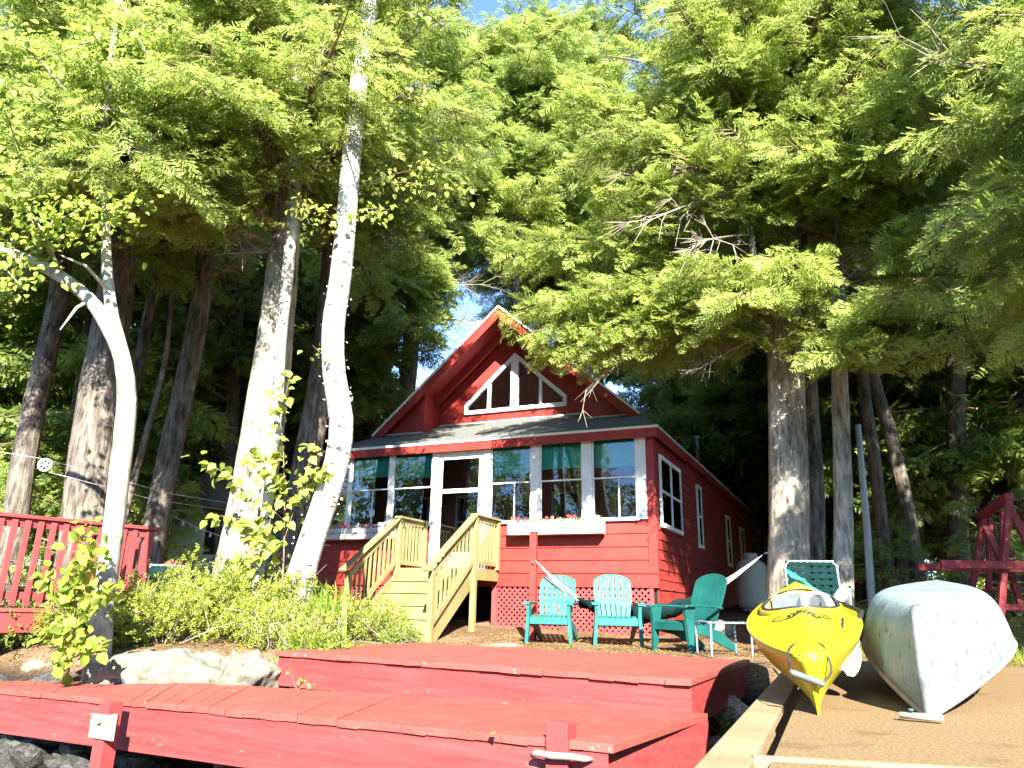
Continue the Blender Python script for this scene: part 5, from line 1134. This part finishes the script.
# hemlock outside the right edge; its boughs enter the picture and shade canoe and swing
t = thing('hemlock_tree', 'hemlock whose long boughs hang into the picture at the upper right corner', 'tree', (7.6, 6.3, ground_z(7.6, 6.3)-.1)); o = np.array(t.location)
b = MB(); b.tube([Vector((.02*k, .03*k, k)) for k in range(14)], [.26*(1-k/14) for k in range(14)], 12); b.build('trunk', 'bark', t)
at = lambda z: np.array((7.6, 6.3, z))
hemlock_crown(t, at, o, 4.2, 13, 60, 3.7, .3, dens=1.2, tint=.5, azr=(math.pi*.5, math.pi*1.62), targets=[(5.2, W(985, 290, 6.9), .08), (5, W(1005, 330, 7.4), .06), (5, W(960, 200, 6.7), .08), (6, W(930, 120, 6.5), .08)])
dead_twigs(t, o, [(at(4.6), W(940, 205, 7.0), .03), (at(5.2), W(920, 60, 6.9), .03)])
t = thing('hemlock_tree', 'unseen hemlock added beyond the right edge, its crown darkening the wood behind the swing', 'tree', (10.6, 6.2, ground_z(10.6, 6.2)-.1)); o = np.array(t.location)  # out-of-view tree added to shade the wood behind the swing
b = MB(); b.tube([Vector((.02*k, -.02*k, k)) for k in range(13)], [.24*(1-k/13.5) for k in range(13)], 12); b.build('trunk', 'bark', t)
hemlock_crown(t, lambda z: np.array((10.6, 6.2, z)), o, 4.0, 12.5, 40, 3.4, .3, tint=.45, lo=True, dens=.8, spr=(.4, .6))
# centre hemlock with birch stem
t, at, o = trunk('hemlock_tree', 'thick furrowed pale trunk behind the poplar sapling, left of the leaning white birch', 'tree', [(236, 590), (246, 530), (257, 470), (270, 380), (283, 270), (290, 170), (294, 60)], 9.9, [56, 49, 46, 41, 34, 27, 20], 'bark_lt', 15.5, rough=.07)
def keepC(p, e): return keep_gable(p, e) and not (e[2] < 4.4)
hemlock_crown(t, at, o, 6.5, 15, 60, 3.3, .6, dens=1.2, keep=keepC, tint=.45, targets=[(5.6, W(200, 150, 8.2), .06), (6.4, W(380, 130, 8.8), .08), (7, W(430, 80, 9), .08), (5.4, W(130, 190, 8.3), .08), (6.2, W(240, 90, 7.8), .08)])
dead_twigs(t, o, [(at(5.4), W(215, 255, 9.2), .02), (at(7.4), W(225, 20, 9), .025), (at(7.6), W(330, 10, 9.2), .02)])
t, at, o = trunk('birch_tree', 'slim white birch stem twisting up in front of the furrowed trunk', 'tree', [(258, 580), (268, 500), (277, 410), (281, 340), (288, 270), (293, 200), (292, 130), (286, 70), (279, 20), (272, -40)], 9.5, [12, 12, 13, 13, 14, 13, 11, 10, 8, 6], 'birch', None, n=10, rough=.04)
dead_twigs(t, o, [(W(290, 120, 9.5), W(225, 45, 9.2), .02), (W(286, 70, 9.5), W(232, 5, 9.3), .016), (W(292, 140, 9.5), W(335, 20, 9.2), .018)], 'twig', 8, 'branches')
t, at, o = trunk('hemlock_tree', 'brown trunk in half shade just left of the leaning white birch', 'tree', [(290, 580), (300, 500), (313, 430), (325, 350), (332, 270), (336, 180)], 12.6, [30, 30, 30, 27, 24, 20], 'bark', 15)
hemlock_crown(t, at, o, 6.9, 14.5, 46, 3.3, .6, dens=1.15, tint=.42, keep=keepC)
# leaning white birch
BX = [(296, 592), (305, 560), (320, 515), (337, 460), (341, 420), (334, 375), (333, 330), (340, 280), (347, 210), (353, 140), (362, 60), (371, 0), (380, -70)]
tB, atB, oB = trunk('birch_tree', 'bright white leaning birch trunk in front of the left end of the cottage', 'tree', BX, 9.0, [36, 32, 30, 28, 27, 25.5, 25, 24, 22, 21, 20, 18, 14], 'birch', 11, n=16, rough=.035)
b = MB()
for k in range(130):                 # curled bark flakes
    z = RN.uniform(.5, 7.5); p = atB(z); a = RN.uniform(0, 6.28); r = np.interp(z, [.3, 2.5, 8], [.225, .185, .14]); d = np.array((math.cos(a), math.sin(a), 0)); tn = np.array((-d[1], d[0], 0)); w_ = RN.uniform(.015, .04); h_ = RN.uniform(.01, .03); c = p+d*r*.97-oB
    b.add([c, c+tn*w_*.5+d*.012, c+tn*w_+d*RN.uniform(.012, .028), c+tn*w_+d*.018+np.array((0, 0, h_)), c+tn*w_*.5+d*.012+np.array((0, 0, h_)), c+np.array((0, 0, h_))], [(0, 1, 4, 5), (1, 2, 3, 4)])
b.build('peeling_bark', 'birch', tB)
# pale forked tree at the left
tF, atF, oF = trunk('maple_tree', 'pale smooth forked trunk growing in front of the left red railing', 'tree', [(100, 640), (104, 600), (112, 540), (120, 470), (127, 400), (122, 358), (112, 315), (107, 270), (106, 225), (104, 150), (112, 60), (120, -30)], 7.6, [25, 23, 22, 22, 21, 18, 14, 11, 9, 8, 7, 6], 'maple_bark', None, n=14, rough=.04)
b = MB(); P = smoothpath([W(127, 402, 7.62), W(122, 362, 7.6), W(110, 330, 7.55), (W(88, 298, 7.5)), W(50, 270, 7.4), W(5, 250, 7.3), W(-60, 215, 7.2)], .12); b.tube([Vector(p-oF) for p in P], list(np.interp(np.linspace(0, 1, len(P)), [0, .12, .25, 1], [.05, .075, .082, .04])), 10); b.build('forked_limb', 'maple_bark', tF)
b = MB()
for a_, c_ in (((108, 290, 7.5), (60, 255, 7.0)), ((60, 272, 7.4), (20, 200, 6.9)), ((105, 200, 7.6), (160, 130, 7.2)), ((104, 150, 7.6), (40, 60, 7)), ((90, 300, 7.5), (60, 330, 7.2))):
    b.tube([Vector(W(*a_)-oF), Vector((W(*a_)+W(*c_))/2-oF)+Vector((0, 0, .08)), Vector(W(*c_)-oF)], [.022, .016, .007], 6)
b.build('branches', 'maple_bark', tF)
# dark trunks on the left
LT = [('tall thick dark hemlock trunk between the pale forked tree and the railing', [(84, 540), (92, 460), (103, 380), (114, 310), (121, 240), (126, 160)], 11, [50, 47, 44, 38, 33, 28], 7.2, 32, 3.6),
      ('dark leaning trunk nearest the left edge behind the railing', [(14, 530), (22, 470), (33, 410), (47, 350), (58, 300), (66, 220)], 12, [26, 26, 25, 23, 21, 17], 6.9, 24, 3.0),
      ('straight brown leaning trunk right of the pale forked tree, behind the railing post', [(150, 560), (160, 500), (175, 430), (190, 360), (202, 290), (208, 220), (213, 140)], 12, [27, 26, 25, 23, 21, 18, 14], 7.0, 24, 3.0)]
def hemlock_crown_more(t, at, o):
    F = Fol(); Wd = MB()
    for s_, e in ((7.4, W(120, 175, 7.9)), (7.2, W(195, 195, 8.0)), (7.8, W(160, 115, 7.6)), (7.6, W(225, 130, 8.2)), (8.0, W(60, 125, 7.6)), (8.2, W(95, 60, 7.4)), (8.4, W(200, 70, 8)), (7.3, W(40, 190, 8.2)), (8.6, W(20, 40, 7.6)), (8.8, W(150, 15, 7.6)), (7.0, W(150, 215, 8.8)), (8.6, W(260, 40, 8.4)), (7.6, W(105, 112, 6.9)), (7.3, W(128, 155, 6.9)), (7.2, W(82, 172, 7.0)), (8.2, W(108, 62, 6.9))):
        limb_foliage(F, Wd, at(s_), e, .10, 1.25, (.25, .40), .04, bare=.3, tint=.6)
    F.build('front_boughs', 'hem', t, HEM, o); Wd.v = [tuple(np.array(v)-o) for v in Wd.v]; Wd.build('front_limbs', 'twig', t)
for lb, px, Y, wd, z0, n, L in LT:
    t, at, o = trunk('hemlock_tree', lb, 'tree', px, Y, wd, 'bark', 15.5)
    hemlock_crown(t, at, o, z0-.7, 15, n*2, L*1.08, .65, tint=.45, dens=1.2, targets=[(z0, at(z0)+np.array((RN.uniform(-1, 1), -3.2, -.5)), .1), (z0+.8, at(z0)+np.array((RN.uniform(-2, 2), -3.0, .3)), .1)])
    if Y == 11: hemlock_crown_more(t, at, o)
    dead_twigs(t, o, [(at(z0-.6), at(z0-.6)+np.array((RN.uniform(-1.5, 1.5), -1.5, .0)), .02), (at(z0-1.2), at(z0-1.2)+np.array((RN.uniform(-1.5, 1.5), -.6, .2)), .018)])
for lb, px, Y, wd, H in (('thin bare sapling stem between two dark trunks at the left', [(124, 520), (134, 480), (150, 420), (162, 375), (168, 340), (172, 290)], 11.4, [8, 8, 7, 6, 5, 4], None), ('slender brown trunk leaning behind the fork of the pale tree', [(118, 470), (130, 410), (141, 355), (150, 310), (158, 270), (166, 200)], 12.8, [13, 13, 13, 12, 11, 9], 9)):
    trunk('young_tree', lb, 'tree', px, Y, wd, 'bark', H, n=8)
# trunk seen between the birch and the gable, foliage over the roof
t, at, o = trunk('hemlock_tree', 'hemlock with sun-flecked trunk behind the left side of the cottage roof', 'tree', [(398, 470), (404, 420), (410, 360), (414, 300), (417, 230), (420, 150)], 20.5, [21, 20, 19, 18, 16, 14], 'bark_lt', 21)
hemlock_crown(t, at, o, 5.5, 20.5, 76, 4.2, .5, tint=.45, dens=.9, spr=(.45, .68), keep=lambda p, e: keep_gable(p, e) and not (e[0] > -2.0 and e[2] < 11.5))
dead_twigs(t, o, [(W(415, 322, 20.3), W(492, 322, 19), .035), (W(416, 290, 20.3), W(490, 285, 19), .03), (W(416, 345, 20.3), W(470, 318, 19.2), .03)], nsub=22)
for lb, x, y, h, n, L in (('dense hemlock standing between the cottage side wall and the huge pale trunk', 6.7, 17.8, 19, 84, 4.6), ('tall hemlock rising directly behind the peak of the gable', -.3, 26.3, 25, 80, 5.2), ('very tall hemlock showing in the gap between the crowns at the top', 3.9, 33, 31, 84, 5.8), ('tall hemlock behind the right slope of the cottage roof', 8.6, 25.5, 24, 80, 5.0), ('hemlock with a hidden trunk whose boughs close the gap above the cottage ridge', 2.4, 31.5, 27, 76, 5.4)):
    t = thing('hemlock_tree', lb, 'tree', (x, y, ground_z(x, y)-.1)); o = np.array(t.location)
    MB().tube([Vector((.03*k, .02*k, k)) for k in range(int(h)+1)], [.24*(1-k/(h+1.)) for k in range(int(h)+1)], 10).build('trunk', 'bark_dk', t)
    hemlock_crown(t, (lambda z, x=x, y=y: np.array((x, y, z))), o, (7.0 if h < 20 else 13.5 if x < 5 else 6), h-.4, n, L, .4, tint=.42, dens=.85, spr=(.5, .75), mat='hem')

# ------------------------------------------------------------------ the wood behind: copies of three hemlocks
protos = []
for k in range(3):
    t = thing('wood_hemlock', 'x', 'tree', (0, 0, 0)); h = 15+k*1.5
    MB().tube([Vector((.10*math.sin(q*.5+k), .08*math.cos(q*.4+k)-.08, q-.3)) for q in range(int(h)+1)], [.20*(1-.9*q/h) for q in range(int(h)+1)], 9, True, lambda i, a: 1+.06*math.sin(3*a+i)).build('trunk', 'bark_dk', t)
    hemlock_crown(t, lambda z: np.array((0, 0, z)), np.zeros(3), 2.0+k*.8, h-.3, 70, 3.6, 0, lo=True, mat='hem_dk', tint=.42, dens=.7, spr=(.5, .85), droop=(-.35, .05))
    protos.append(t)
WG = 'shaded hemlocks in the wood behind the cottage and swing'
spots = [(-9.4, 15.5), (-12, 18), (-8, 19.5), (-14.5, 14), (-10.5, 23.5), (-6.6, 24), (-15.5, 22), (-12.5, 28), (-8.5, 33), (-18, 17), (4.6, 39), (8.0, 32.5), (10.6, 26.5), (9.4, 18.0), (11.7, 15.6), (13.2, 19.5), (10.4, 21.8), (14.6, 24), (17, 18), (16.5, 28), (12.5, 31), (19.5, 23), (7.9, 24.5), (15.2, 14.2), (20, 31), (-20, 27), (-14, 36), (14, 37)]
labs = ['shaded hemlock deep in the dark wood behind the cottage and the swing']
for k, (x, y) in enumerate(spots):
    p = protos[k % 3]; s = RN.uniform(.85, 1.2); rz = RN.uniform(0, 6.28)
    if k < 3: p.location = (x, y, ground_z(x, y)); p.rotation_euler.z = rz; p.scale = (s,)*3; c = p
    else: c = dup(p, (x, y, ground_z(x, y)), rz, None, s)
    c['label'] = labs[0]; c['group'] = WG
RT = [('dark straight trunk in the wood directly above the swing frame', [(958, 520), (957, 440), (956, 360), (956, 280)], 15, [20, 20, 19, 17]),
      ('dark slim trunk in the wood above the right end of the swing frame', [(990, 540), (984, 440), (978, 360), (973, 280)], 18, [13, 13, 12, 11]),
      ('trunk leaning left in the wood between the pale trunk and the swing', [(915, 560), (905, 500), (889, 430), (872, 370)], 14.5, [16, 16, 15, 13]),
      ('dark leaning trunk just right of the bleached pole', [(890, 590), (881, 520), (873, 450), (864, 390), (860, 330)], 13.2, [15, 14, 13, 12, 10]),
      ('slim dark trunk in the gap between the cottage eave and the huge hemlock', [(722, 500), (719, 440), (717, 380), (715, 320)], 24, [10, 10, 9, 9]),
      ('dim grey trunk in the wood left of the straight dark one above the swing', [(918, 560), (922, 480), (926, 400), (928, 330)], 19, [11, 11, 11, 10]),
      ('dark trunk in the wood left of the furrowed pale trunk', [(222, 560), (228, 460), (234, 360), (238, 280)], 17, [20, 20, 18, 16]),
      ('dark trunk at the far right edge above the swing frame', [(1016, 520), (1014, 430), (1012, 340), (1012, 270)], 17, [19, 19, 18, 16])]
for lb, px, Y, wd in RT:
    t, at, o = trunk('wood_tree', lb, 'tree', px, Y, wd, 'bark_dk', 14, n=9)
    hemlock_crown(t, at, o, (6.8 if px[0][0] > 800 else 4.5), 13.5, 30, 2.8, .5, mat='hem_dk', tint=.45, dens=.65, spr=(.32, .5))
# young hemlocks of the understorey
for lb, x, y, h, n in (('young hemlock with sunlit tips behind the swing frame', 7.6, 12.0, 2.3, 22), ('low young hemlock in the shade between bleached pole and swing', 6.6, 13.2, 1.9, 18), ('feathery young hemlock left of the furrowed trunk in the shade', -6.0, 13.2, 2.4, 20), ('young hemlock in the shade behind the left railing', -8.2, 12.5, 2.6, 22), ('young hemlock at the right edge behind the swing', 9.2, 12.6, 2.6, 22)):
    z = ground_z(x, y); t = thing('young_hemlock', lb, 'young tree', (x, y, z)); o = np.array(t.location); MB().tube([Vector((0, 0, 0)), Vector((.03, 0, h*.5)), Vector((0, .03, h))], [.03, .02, .006], 6).build('trunk', 'bark_dk', t)
    hemlock_crown(t, lambda q, x=x, y=y: np.array((x, y, q)), o, z+.3, z+h, n, 1.25, .3, mat='hem_dk', tint=.5, dens=.9, spr=(.2, .34), rL=.25)
# far mass of the forest
F = Fol()
for k in range(15000):
    a = RN.uniform(-1.15, 1.15); r = RN.uniform(42, 70)
    if abs(a+.055) < .045: continue
    x, y = r*math.sin(a), r*math.cos(a); z = ground_z(x, y)+RN.uniform(0, 1)**1.1*(11+4*mn.noise(Vector((a*9, r*.1, 0))))
    F.add(np.array((x, y, z)), RN.normal(0, 1, 3)+np.array((0, 0, -.3)), RN.normal(0, .5, 3)+np.array((0, -.2, .8)), RN.uniform(.9, 1.9), .4+RN.normal(0, .2))
tag(F.build('distant_forest', 'hem_dk', None, HEM_LO, (0, 0, 0)), kind='stuff')

# wooded shore of the cove behind the camera: what the window glass reflects
F = Fol()
for k in range(9000):
    a = RN.uniform(-1.3, 1.3); r = RN.uniform(62, 80); x, y = r*math.sin(a), -r*math.cos(a); z = -1+RN.uniform(0, 1)*(17+9*mn.noise(Vector((a*7, r*.06, 5))))
    F.add(np.array((x, y, z)), RN.normal(0, 1, 3)+np.array((0, 0, -.3)), RN.normal(0, .5, 3)+np.array((0, .3, .8)), RN.uniform(1.4, 2.8), .35+RN.normal(0, .2))
tag(F.build('wooded_far_shore', 'hem_dk', None, HEM_LO, (0, 0, 0)), kind='stuff')

# ------------------------------------------------------------------ broadleaf twigs
def leafy(F, p, e, n, size, hang=.7, jit=.10, tint=.5):
    n = int(n*1.7)
    p = np.array(p); e = np.array(e); d = nrm(e-p)
    for k in range(n):
        q = RN.uniform(.15, 1.03); o_ = p+(e-p)*q+RN.normal(0, jit, 3)*np.array((1, 1, .8)); x = nrm(d*.4+RN.normal(0, .6, 3)+np.array((0, -.1, -hang))); nn = np.array((RN.normal(0, .5), -.75+RN.normal(0, .4), .75)); F.add(o_, x, nn, size*RN.uniform(.65, 1.25), tint+RN.normal(0, .22))
F = Fol(); Wd = MB()
for a_, c_, n in (((106, 225, 7.6), (130, 205, 7.0), 40), ((60, 272, 7.4), (15, 190, 6.8), 60), ((5, 250, 7.3), (60, 200, 6.6), 60), ((105, 200, 7.6), (45, 225, 6.8), 70), ((105, 240, 7.5), (75, 200, 6.7), 50), ((-20, 240, 7.2), (20, 285, 6.8), 50), ((104, 150, 7.6), (40, 60, 6.6), 70), ((106, 100, 7.6), (90, 20, 6.6), 60), ((40, 60, 6.8), (-10, 20, 6.4), 60), ((40, 60, 6.8), (120, 30, 6.4), 60), ((112, 60, 7.6), (180, 10, 6.8), 50), ((20, 150, 6.9), (0, 100, 6.3), 50), ((-40, 180, 7), (10, 170, 6.3), 40), ((120, 0, 7.4), (150, 60, 6.6), 40)):
    leafy(F, W(*a_), W(*c_), n, .088, .6, .16); Wd.tube([Vector(W(*a_)-oF), Vector((W(*a_)+W(*c_))/2-oF), Vector(W(*c_)-oF)], [.012, .008, .004], 4, False)
F.build('leaves', 'maple', tF, BROAD, oF); Wd.build('twigs', 'maple_bark', tF)
F = Fol(); Wd = MB()
for a_, c_, n in (((350, 180, 9), (480, 195, 8.4), 46), ((350, 190, 9), (440, 165, 8.3), 44), ((345, 215, 9), (390, 210, 8.4), 26), ((355, 120, 9), (420, 90, 8.5), 26), ((366, 30, 9), (440, 10, 8.5), 40), ((366, 40, 9), (330, 10, 8.4), 30), ((356, 100, 9), (310, 90, 8.4), 30), ((345, 230, 9), (300, 200, 8.3), 34), ((292, 190, 9.3), (310, 225, 8.8), 26), ((290, 230, 9.4), (250, 215, 8.8), 20), ((345, 140, 9), (300, 150, 8.3), 24), ((375, 0, 9), (420, -30, 8.4), 20), ((334, 375, 9), (312, 345, 8.7), 6), ((360, 70, 9), (250, 30, 8.2), 40)):
    leafy(F, W(*a_), W(*c_), n, .082, .8, .10, .6); Wd.tube([Vector(W(*a_)-oB), Vector((W(*a_)+W(*c_))/2-oB)+Vector((0, 0, .06)), Vector(W(*c_)-oB)], [.010, .007, .003], 4, False)
F.build('leaves', 'poplar', tB, BROAD, oB); Wd.build('twigs', 'stem', tB)
def sapling(name, label, base, stems, size, mat, jit, hang=.7):
    g_ = ground_z(base[0], base[1]); t = thing(name, label, 'sapling', (base[0], base[1], g_)); o = np.array(t.location); F = Fol(); b = MB()
    for a_, c_, n, r in stems:
        A_ = o if a_ is None else W(*a_); C_ = W(*c_); b.tube([Vector(A_-o), Vector((A_+C_)/2-o)+Vector((.02, 0, .02)), Vector(C_-o)], [r, r*.7, r*.35], 5, False)
        if n: leafy(F, A_, C_, n, size, hang, jit)
    b.build('stem', 'stem', t); F.build('leaves', mat, t, BROAD, o)
sapling('poplar_sapling', 'poplar sapling with large light green leaves in front of the furrowed pale trunk', W(282, 610, 9.2), [(None, (285, 480, 9.1), 4, .016), ((285, 500, 9.1), (278, 400, 8.95), 26, .010), ((278, 420, 8.95), (290, 375, 8.9), 10, .006), ((284, 520, 9.1), (205, 460, 8.8), 24, .008), ((284, 530, 9.1), (215, 515, 8.8), 20, .008), ((285, 510, 9.1), (318, 470, 8.8), 24, .008), ((285, 540, 9.1), (245, 560, 8.8), 22, .008), ((285, 500, 9.1), (250, 450, 8.8), 26, .008), ((284, 540, 9.1), (315, 440, 8.9), 14, .006), ((283, 560, 9.1), (240, 520, 8.8), 22, .006), ((283, 590, 9.2), (300, 575, 8.8), 14, .005)], .125, 'poplar', .06)
sapling('maple_sapling', 'small maple sapling with yellow green leaves in front of the left railing', W(72, 655, 7.1), [(None, (78, 590, 7.0), 8, .012), ((78, 600, 7.0), (92, 515, 6.9), 30, .008), ((78, 610, 7.0), (52, 575, 6.8), 22, .006), ((78, 620, 7.0), (110, 585, 6.8), 22, .006), ((76, 630, 7.05), (48, 630, 6.8), 22, .006), ((78, 600, 7.0), (75, 560, 6.7), 22, .006), ((76, 640, 7.05), (95, 650, 6.8), 18, .005), ((76, 640, 7.05), (60, 660, 6.8), 14, .005), ((80, 580, 7), (98, 545, 6.7), 16, .005)], .105, 'maple', .06, .5)
# shrub bed
def shrub(name, label, x, y, rx, ry, h, n, mat='shrub', size=(.085, .14), tint=.5, cat='shrub', bare=.25):
    z = ground_z(x, y)-.03; t = thing(name, label, cat, (x, y, z)); o = np.array(t.location); F = Fol(); b = MB(); br = []
    for k in range(34):
        a = RN.uniform(0, 6.28); q = RN.uniform(.25, 1)**.6; e = np.array((x+rx*q*math.cos(a), y+ry*q*math.sin(a), z+h*(RN.uniform(.6, 1.15))*(1-.45*q*q))); s_ = np.array((x+rx*.25*math.cos(a)*q, y+ry*.25*math.sin(a), z)); br.append((s_, e)); P = bez(s_, (s_+e)/2+np.array((RN.normal(0, .06), RN.normal(0, .06), .05)), e, 5); b.tube([Vector(p-o) for p in P], [.008, .007, .006, .004, .002], 4, False)
        for g_ in range(4):
            m_ = P[2+g_ % 3]; v = RN.normal(0, .11, 3)+np.array((0, 0, .06)); b.tube([Vector(m_-o), Vector(m_+v-o)], [.004, .002], 3, False)
    for k in range(int(n*1.7)):
        s_, e = br[RN.integers(0, len(br))]; q = RN.uniform(bare, 1.05)**.8; p = s_+(e-s_)*q+RN.normal(0, .075, 3); v = nrm(RN.normal(0, .5, 3)+np.array((0, -.25, .75)))
        F.add(p, v, RN.normal(0, .5, 3)+np.array((0, -.5, .5)), RN.uniform(*size), tint+.12*(q-.6)+RN.normal(0, .16))
    b.build('twigs', 'twig', t); F.build('foliage', mat, t, SPRIG, o)
SH = [('broad yellow green azalea shrub in the middle of the bed, below the furrowed trunk', W(225, 615, 9.0), 1.05, .8, .88, 1600),
      ('low azalea shrub spilling towards the pale boulders', W(165, 640, 8.3), .85, .55, .62, 1100),
      ('azalea shrub at the left end of the bed beside the maple sapling', W(110, 635, 8.1), .65, .5, .66, 950),
      ('tall azalea shrub directly in front of the leaning birch foot', W(290, 612, 9.1), .62, .5, .66, 850),
      ('rounded azalea shrub against the left side of the pine stairs', W(368, 610, 10.1), .50, .42, .52, 760),
      ('leafy green shrub behind the iris clump under the cottage lattice', W(325, 600, 10.4), .7, .4, .55, 800),
      ('sparse twiggy shrub above the right pale boulder', W(275, 640, 8.3), .7, .4, .44, 600)]
for k, (lb, p, rx, ry, h, n) in enumerate(SH): shrub('azalea_shrub', lb, p[0], p[1], rx, ry, h, n, 'shrub', [(.085, .14), (.07, .11), (.095, .16), (.08, .13), (.07, .12), (.11, .18), (.07, .11)][k], [.52, .68, .40, .60, .48, .36, .62][k])
shrub('green_bush', 'dark leafy bush under the left railed deck', -5.1, 8.35, .6, .4, .42, 500, 'hem_dk', (.10, .17), .7)
shrub('leafy_weed', 'leafy weed growing in the gap between the raised platform and the wooden ramp', 2.0, 6.6, .20, .35, .62, 300, 'weed', (.10, .17), .5, 'weed')
shrub('leafy_weed', 'small bright weed on the stones under the end of the lower dock', 1.52, 5.85, .14, .16, .34, 90, 'weed', (.09, .13), .6, 'weed')
shrub('leafy_weed', 'low green weed at the foot of the pine stairs', -1.35, 9.75, .26, .16, .14, 120, 'weed', (.09, .14), .6, 'weed')
shrub('leafy_weed', 'low bright green weed in front of the iris clump beside the platform corner', -2.0, 8.0, .34, .22, .24, 220, 'weed', (.10, .16), .65, 'weed')
# iris clump
p = W(322, 655, 8.6); t = thing('iris_clump', 'clump of long bright green iris blades left of the raised platform', 'plant', (p[0], 8.6, ground_z(p[0], 8.6))); b = MB(); ti = []
for k in range(75):
    a = RN.uniform(0, 6.28); r = RN.uniform(0, .28); h = RN.uniform(.35, .75); d = np.array((math.cos(a), math.sin(a)*.6, 0))*RN.uniform(.02, .30); s = np.array((r*math.cos(a*3), r*.6*math.sin(a*3), -.02)); w_ = np.array((math.cos(a+1.2), math.sin(a+1.2), 0))*.012
    pts = [s, s+d*.35+np.array((0, 0, h*.55)), s+d*.8+np.array((0, 0, h*.9)), s+d*1.3+np.array((0, 0, h))]
    b.grid([[q-w_*f, q+w_*f] for q, f in zip(pts, (1, 1.1, .7, .05))], False); ti += [float(np.clip(RN.normal(.5, .2), 0, 1))]*8
ob = b.build('blades', 'iris', t); at_ = ob.data.attributes.new('tint', 'FLOAT', 'POINT'); at_.data.foreach_set('value', ti)
# grass behind the ramp, leaf litter
def strew(name, n, fx, mat, size, up, tm):
    F = Fol()
    for k in range(n):
        x, y = fx(); z = ground_z(x, y)
        if up: F.add(np.array((x, y, z-.01)), np.array((RN.normal(0, .35), RN.normal(0, .35), 1)), RN.normal(0, 1, 3), RN.uniform(*size), RN.normal(.5, .2))
        else: F.add(np.array((x, y, z+.012)), np.array((RN.normal(0, 1), RN.normal(0, 1), RN.normal(0, .15))), np.array((RN.normal(0, .3), RN.normal(0, .3), 1)), RN.uniform(*size), RN.normal(.45, .25))
    return tag(F.build(name, mat, None, tm, (0, 0, 0)), kind='stuff')
gt = Tmpl()
for k in range(5): gt.leaf((RN.normal(0, .2), RN.normal(0, .2), 0), nrm(np.array((1., RN.normal(0, .25), RN.normal(0, .25)))), np.array((0, .7, .7)), RN.uniform(.6, 1), .07, RN.normal(0, .15))
gt.done()
strew('grass', 2600, lambda: (RN.uniform(4.2, 9.5), RN.uniform(7.9, 11.5)), 'weed', (.07, .16), True, [gt])
lt = Tmpl(); lt.leaf((0, 0, 0), np.array((1., 0, 0)), np.array((0, 1., 0)), 1, .6, 0); lt.done()
strew('leaf_litter', 11000, lambda: (RN.uniform(-3.5, 6.5), RN.uniform(8.0, 13.2)), 'deadleaf', (.015, .045), False, [lt])
strew('fallen_needles_and_leaves', 2500, lambda: (RN.uniform(-11, -2), RN.uniform(8.8, 15)), 'deadleaf', (.03, .08), False, [lt])
# single fallen leaves and a dry weed on the docks
for px, py, zz, lb in ((490, 678, 0, 'tan fallen leaf on the lower dock close to the raised platform face'), (232, 690, 0, 'yellow fallen leaf lying alone on the lower dock'), (525, 705, 0, 'pale fallen leaf in the corner of the lower dock'), (430, 690, 0, 'tiny yellow leaf on the lower dock near the dry weed'), (492, 742, 1, 'green leaf hanging on the front edge of the lower dock')):
    p = WZ(px, py, -.245); t = MB(); t.add([(-.03, 0, .0), (0, .02, .012), (.035, 0, .004), (0, -.02, .010)], [(0, 1, 2, 3)])
    ob = t.build('fallen_leaf', 'deadleaf' if not zz else 'weed', None, loc=(p[0], p[1], lz(p[0], p[1])+.008), rotz=px); tag(ob, lb, 'leaf'); a2 = ob.data.attributes.new('tint', 'FLOAT', 'POINT'); a2.data.foreach_set('value', [.8]*4)
p = WZ(296, 690, -.265); t = thing('dry_weed', 'small dry brown weed growing from a crack before the raised platform', 'weed', (p[0], p[1], lz(p[0], p[1]))); b = MB(); F = Fol()
for k in range(9):
    e = np.array((RN.normal(.05, .10), RN.normal(0, .05), RN.uniform(.05, .17))); b.tube([Vector((0, 0, 0)), Vector(e*.5)+Vector((0, 0, .02)), Vector(e)], [.003, .002, .0015], 4, False)
    for j in range(3): F.add(e*RN.uniform(.6, 1), RN.normal(0, 1, 3), RN.normal(0, .4, 3)+np.array((0, -1, .3)), .035, RN.uniform(.2, .9))
b.build('stem', 'stem', t); F.build('leaves', 'deadleaf', t, BROAD, (0, 0, 0))
print('sprays', NQ[0], 'polys', sum(len(m_.polygons) for m_ in bpy.data.meshes))
